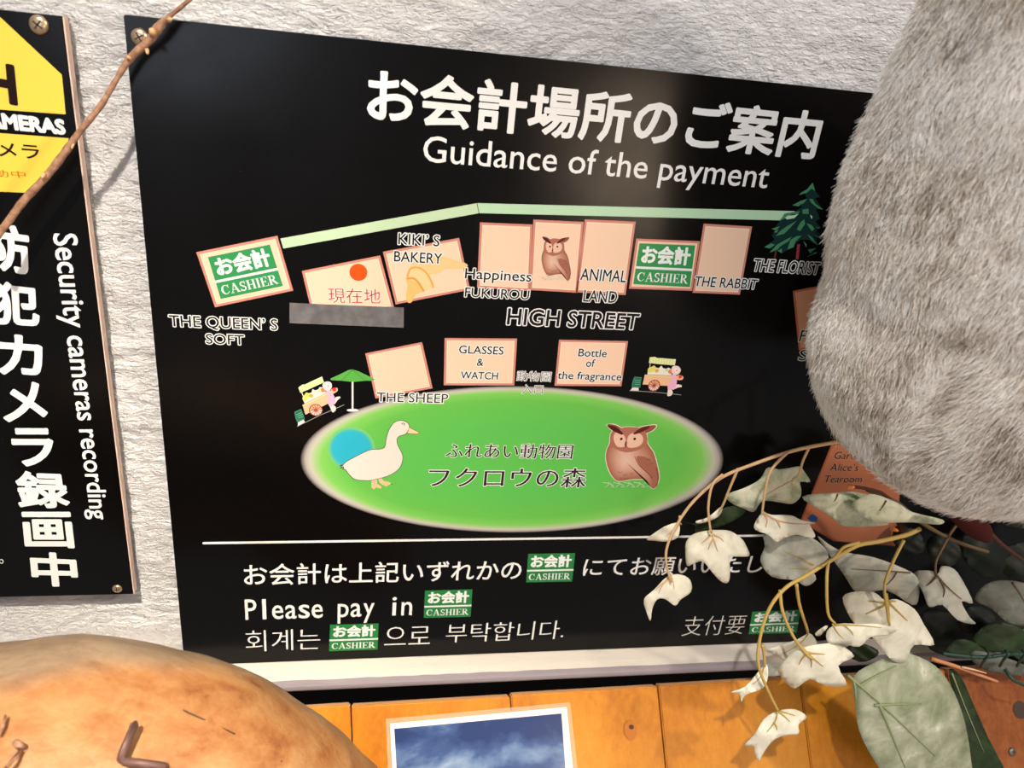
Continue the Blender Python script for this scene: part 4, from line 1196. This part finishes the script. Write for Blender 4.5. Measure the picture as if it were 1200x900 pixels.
body = mesh_obj('body', V, Fc, mat('fur_backing', rough=.95, spec=.1, nodes=n_furbase), plush, True)
VA = np.array(V)
tri = []
for f in Fc[:-2]: tri += [(f[0], f[1], f[2]), (f[0], f[2], f[3])]
tri = np.array(tri); a_, b_, c_ = VA[tri[:, 0]], VA[tri[:, 1]], VA[tri[:, 2]]
nn = np.cross(b_ - a_, c_ - a_); ar = np.linalg.norm(nn, axis=1); nn = nn / (ar[:, None] + 1e-12)
cen = (a_ + b_ + c_) / 3
axis_c = cen.mean(0); sgn = np.sign((nn * (cen - axis_c)).sum(1)); sgn = 1 if sgn.mean() > 0 else -1; nn = nn * sgn
cpos = np.array([0, -D, 0]); vd = cen - cpos; vd /= np.linalg.norm(vd, axis=1)[:, None]
keep = ((nn * vd).sum(1) < .45) & (cen[:, 2] < .2)
wgt = ar * keep; wgt /= wgt.sum()
NH = 190000; K = 5
ti = rng.choice(len(tri), NH, p=wgt); u_ = rng.random(NH); v_ = rng.random(NH); fl = u_ + v_ > 1; u_[fl] = 1 - u_[fl]; v_[fl] = 1 - v_[fl]
base = a_[ti] + (b_[ti] - a_[ti]) * u_[:, None] + (c_[ti] - a_[ti]) * v_[:, None]; hn = nn[ti]
# combed direction: downwards and to the left, wandering in tufts
def vn3(p_, sc, seed):
    q = p_ * sc + 300
    return ((vnoise(q[:, 0], q[:, 2], seed) + vnoise(q[:, 1] + 37, q[:, 2] + 11, seed + 50) + vnoise(q[:, 0] + 71, q[:, 1] + 5, seed + 90)) / 3 * 2 - 1) * 1.6
flow = np.stack([-.42 + .55 * vn3(base, 22, 11) + .35 * vn3(base, 90, 12), -.15 + .25 * vn3(base, 60, 13), -.85 + .35 * vn3(base, 45, 14)], 1)
flow = flow - hn * (flow * hn).sum(1)[:, None]; flow /= np.linalg.norm(flow, axis=1)[:, None] + 1e-9
jit = rng.normal(0, .17, (NH, 3)); d1 = flow * .85 + hn * .62 + jit; d1 /= np.linalg.norm(d1, axis=1)[:, None]
d2 = flow * 1.0 + hn * .12 + jit * 1.1; d2 /= np.linalg.norm(d2, axis=1)[:, None]
Ln = (.0066 + .0042 * rng.random(NH)) * (1 + .3 * vn3(base, 70, 15))
pts = np.zeros((NH, K, 3)); pts[:, 0] = base - hn * .0006
for k in range(1, K):
    t = k / (K - 1); dk_ = d1 * (1 - t) + d2 * t; pts[:, k] = pts[:, k - 1] + dk_ * (Ln / (K - 1))[:, None]
hc = bpy.data.hair_curves.new('fur'); hc.add_curves([K] * NH)
hc.attributes['position'].data.foreach_set('vector', pts.reshape(-1).astype(np.float32))
ra = hc.attributes.get('radius') or hc.attributes.new('radius', 'FLOAT', 'POINT')
rad = np.tile(np.array([.00012, .00013, .00011, .00008, .00003]), NH).astype(np.float32); ra.data.foreach_set('value', rad)
tone = (.74 + .34 * vn3(base, 38, 21) + .30 * vn3(base, 120, 22) + rng.normal(0, .27, NH)).clip(0, 1).astype(np.float32)
ta = hc.attributes.new('tone', 'FLOAT', 'CURVE'); ta.data.foreach_set('value', tone)


def n_fur(nt, b):
    at = nt.nodes.new('ShaderNodeAttribute'); at.attribute_name = 'tone'
    hi = nt.nodes.new('ShaderNodeHairInfo')
    tip = ramp(nt, at.outputs['Fac'], [(.0, (118, 100, 82)), (.25, (196, 180, 160)), (.5, (248, 238, 224)), (.8, (255, 252, 246))])
    root = ramp(nt, at.outputs['Fac'], [(.1, (146, 132, 114)), (.9, (228, 216, 200))])
    m_ = nt.nodes.new('ShaderNodeMixRGB'); mr = nt.nodes.new('ShaderNodeMapRange'); mr.inputs[1].default_value = .1; mr.inputs[2].default_value = .7
    nt.links.new(hi.outputs['Intercept'], mr.inputs[0]); nt.links.new(mr.outputs[0], m_.inputs['Fac']); nt.links.new(root, m_.inputs[1]); nt.links.new(tip, m_.inputs[2])
    nt.links.new(m_.outputs[0], b.inputs['Base Color'])


hc.materials.append(mat('grey_beige_fur', rough=.55, spec=.3, nodes=n_fur))
fo = bpy.data.objects.new('fur', hc); COL.objects.link(fo); fo.parent = plush; fo['kind'] = 'stuff'
# reddish velvety lobe below the fur
V, Fc = sweep([(1116, 600, .085, 7), (1128, 606, .087, 12), (1140, 614, .088, 14), (1150, 623, .088, 12), (1155, 629, .088, 7)], 24, 5)
rl = mesh_obj('velvet_bud', V, Fc, M_red, None, True); rl['label'] = 'reddish-brown velvety bud poking out beneath the grey fur'; rl['category'] = 'artificial plant'

# put every child's origin under its thing without moving the geometry
for o in list(scn.objects):
    if o.parent is not None and o.parent.parent is None and o.parent.type == 'EMPTY':
        o.location = -o.parent.location
print('objects', len(scn.objects))
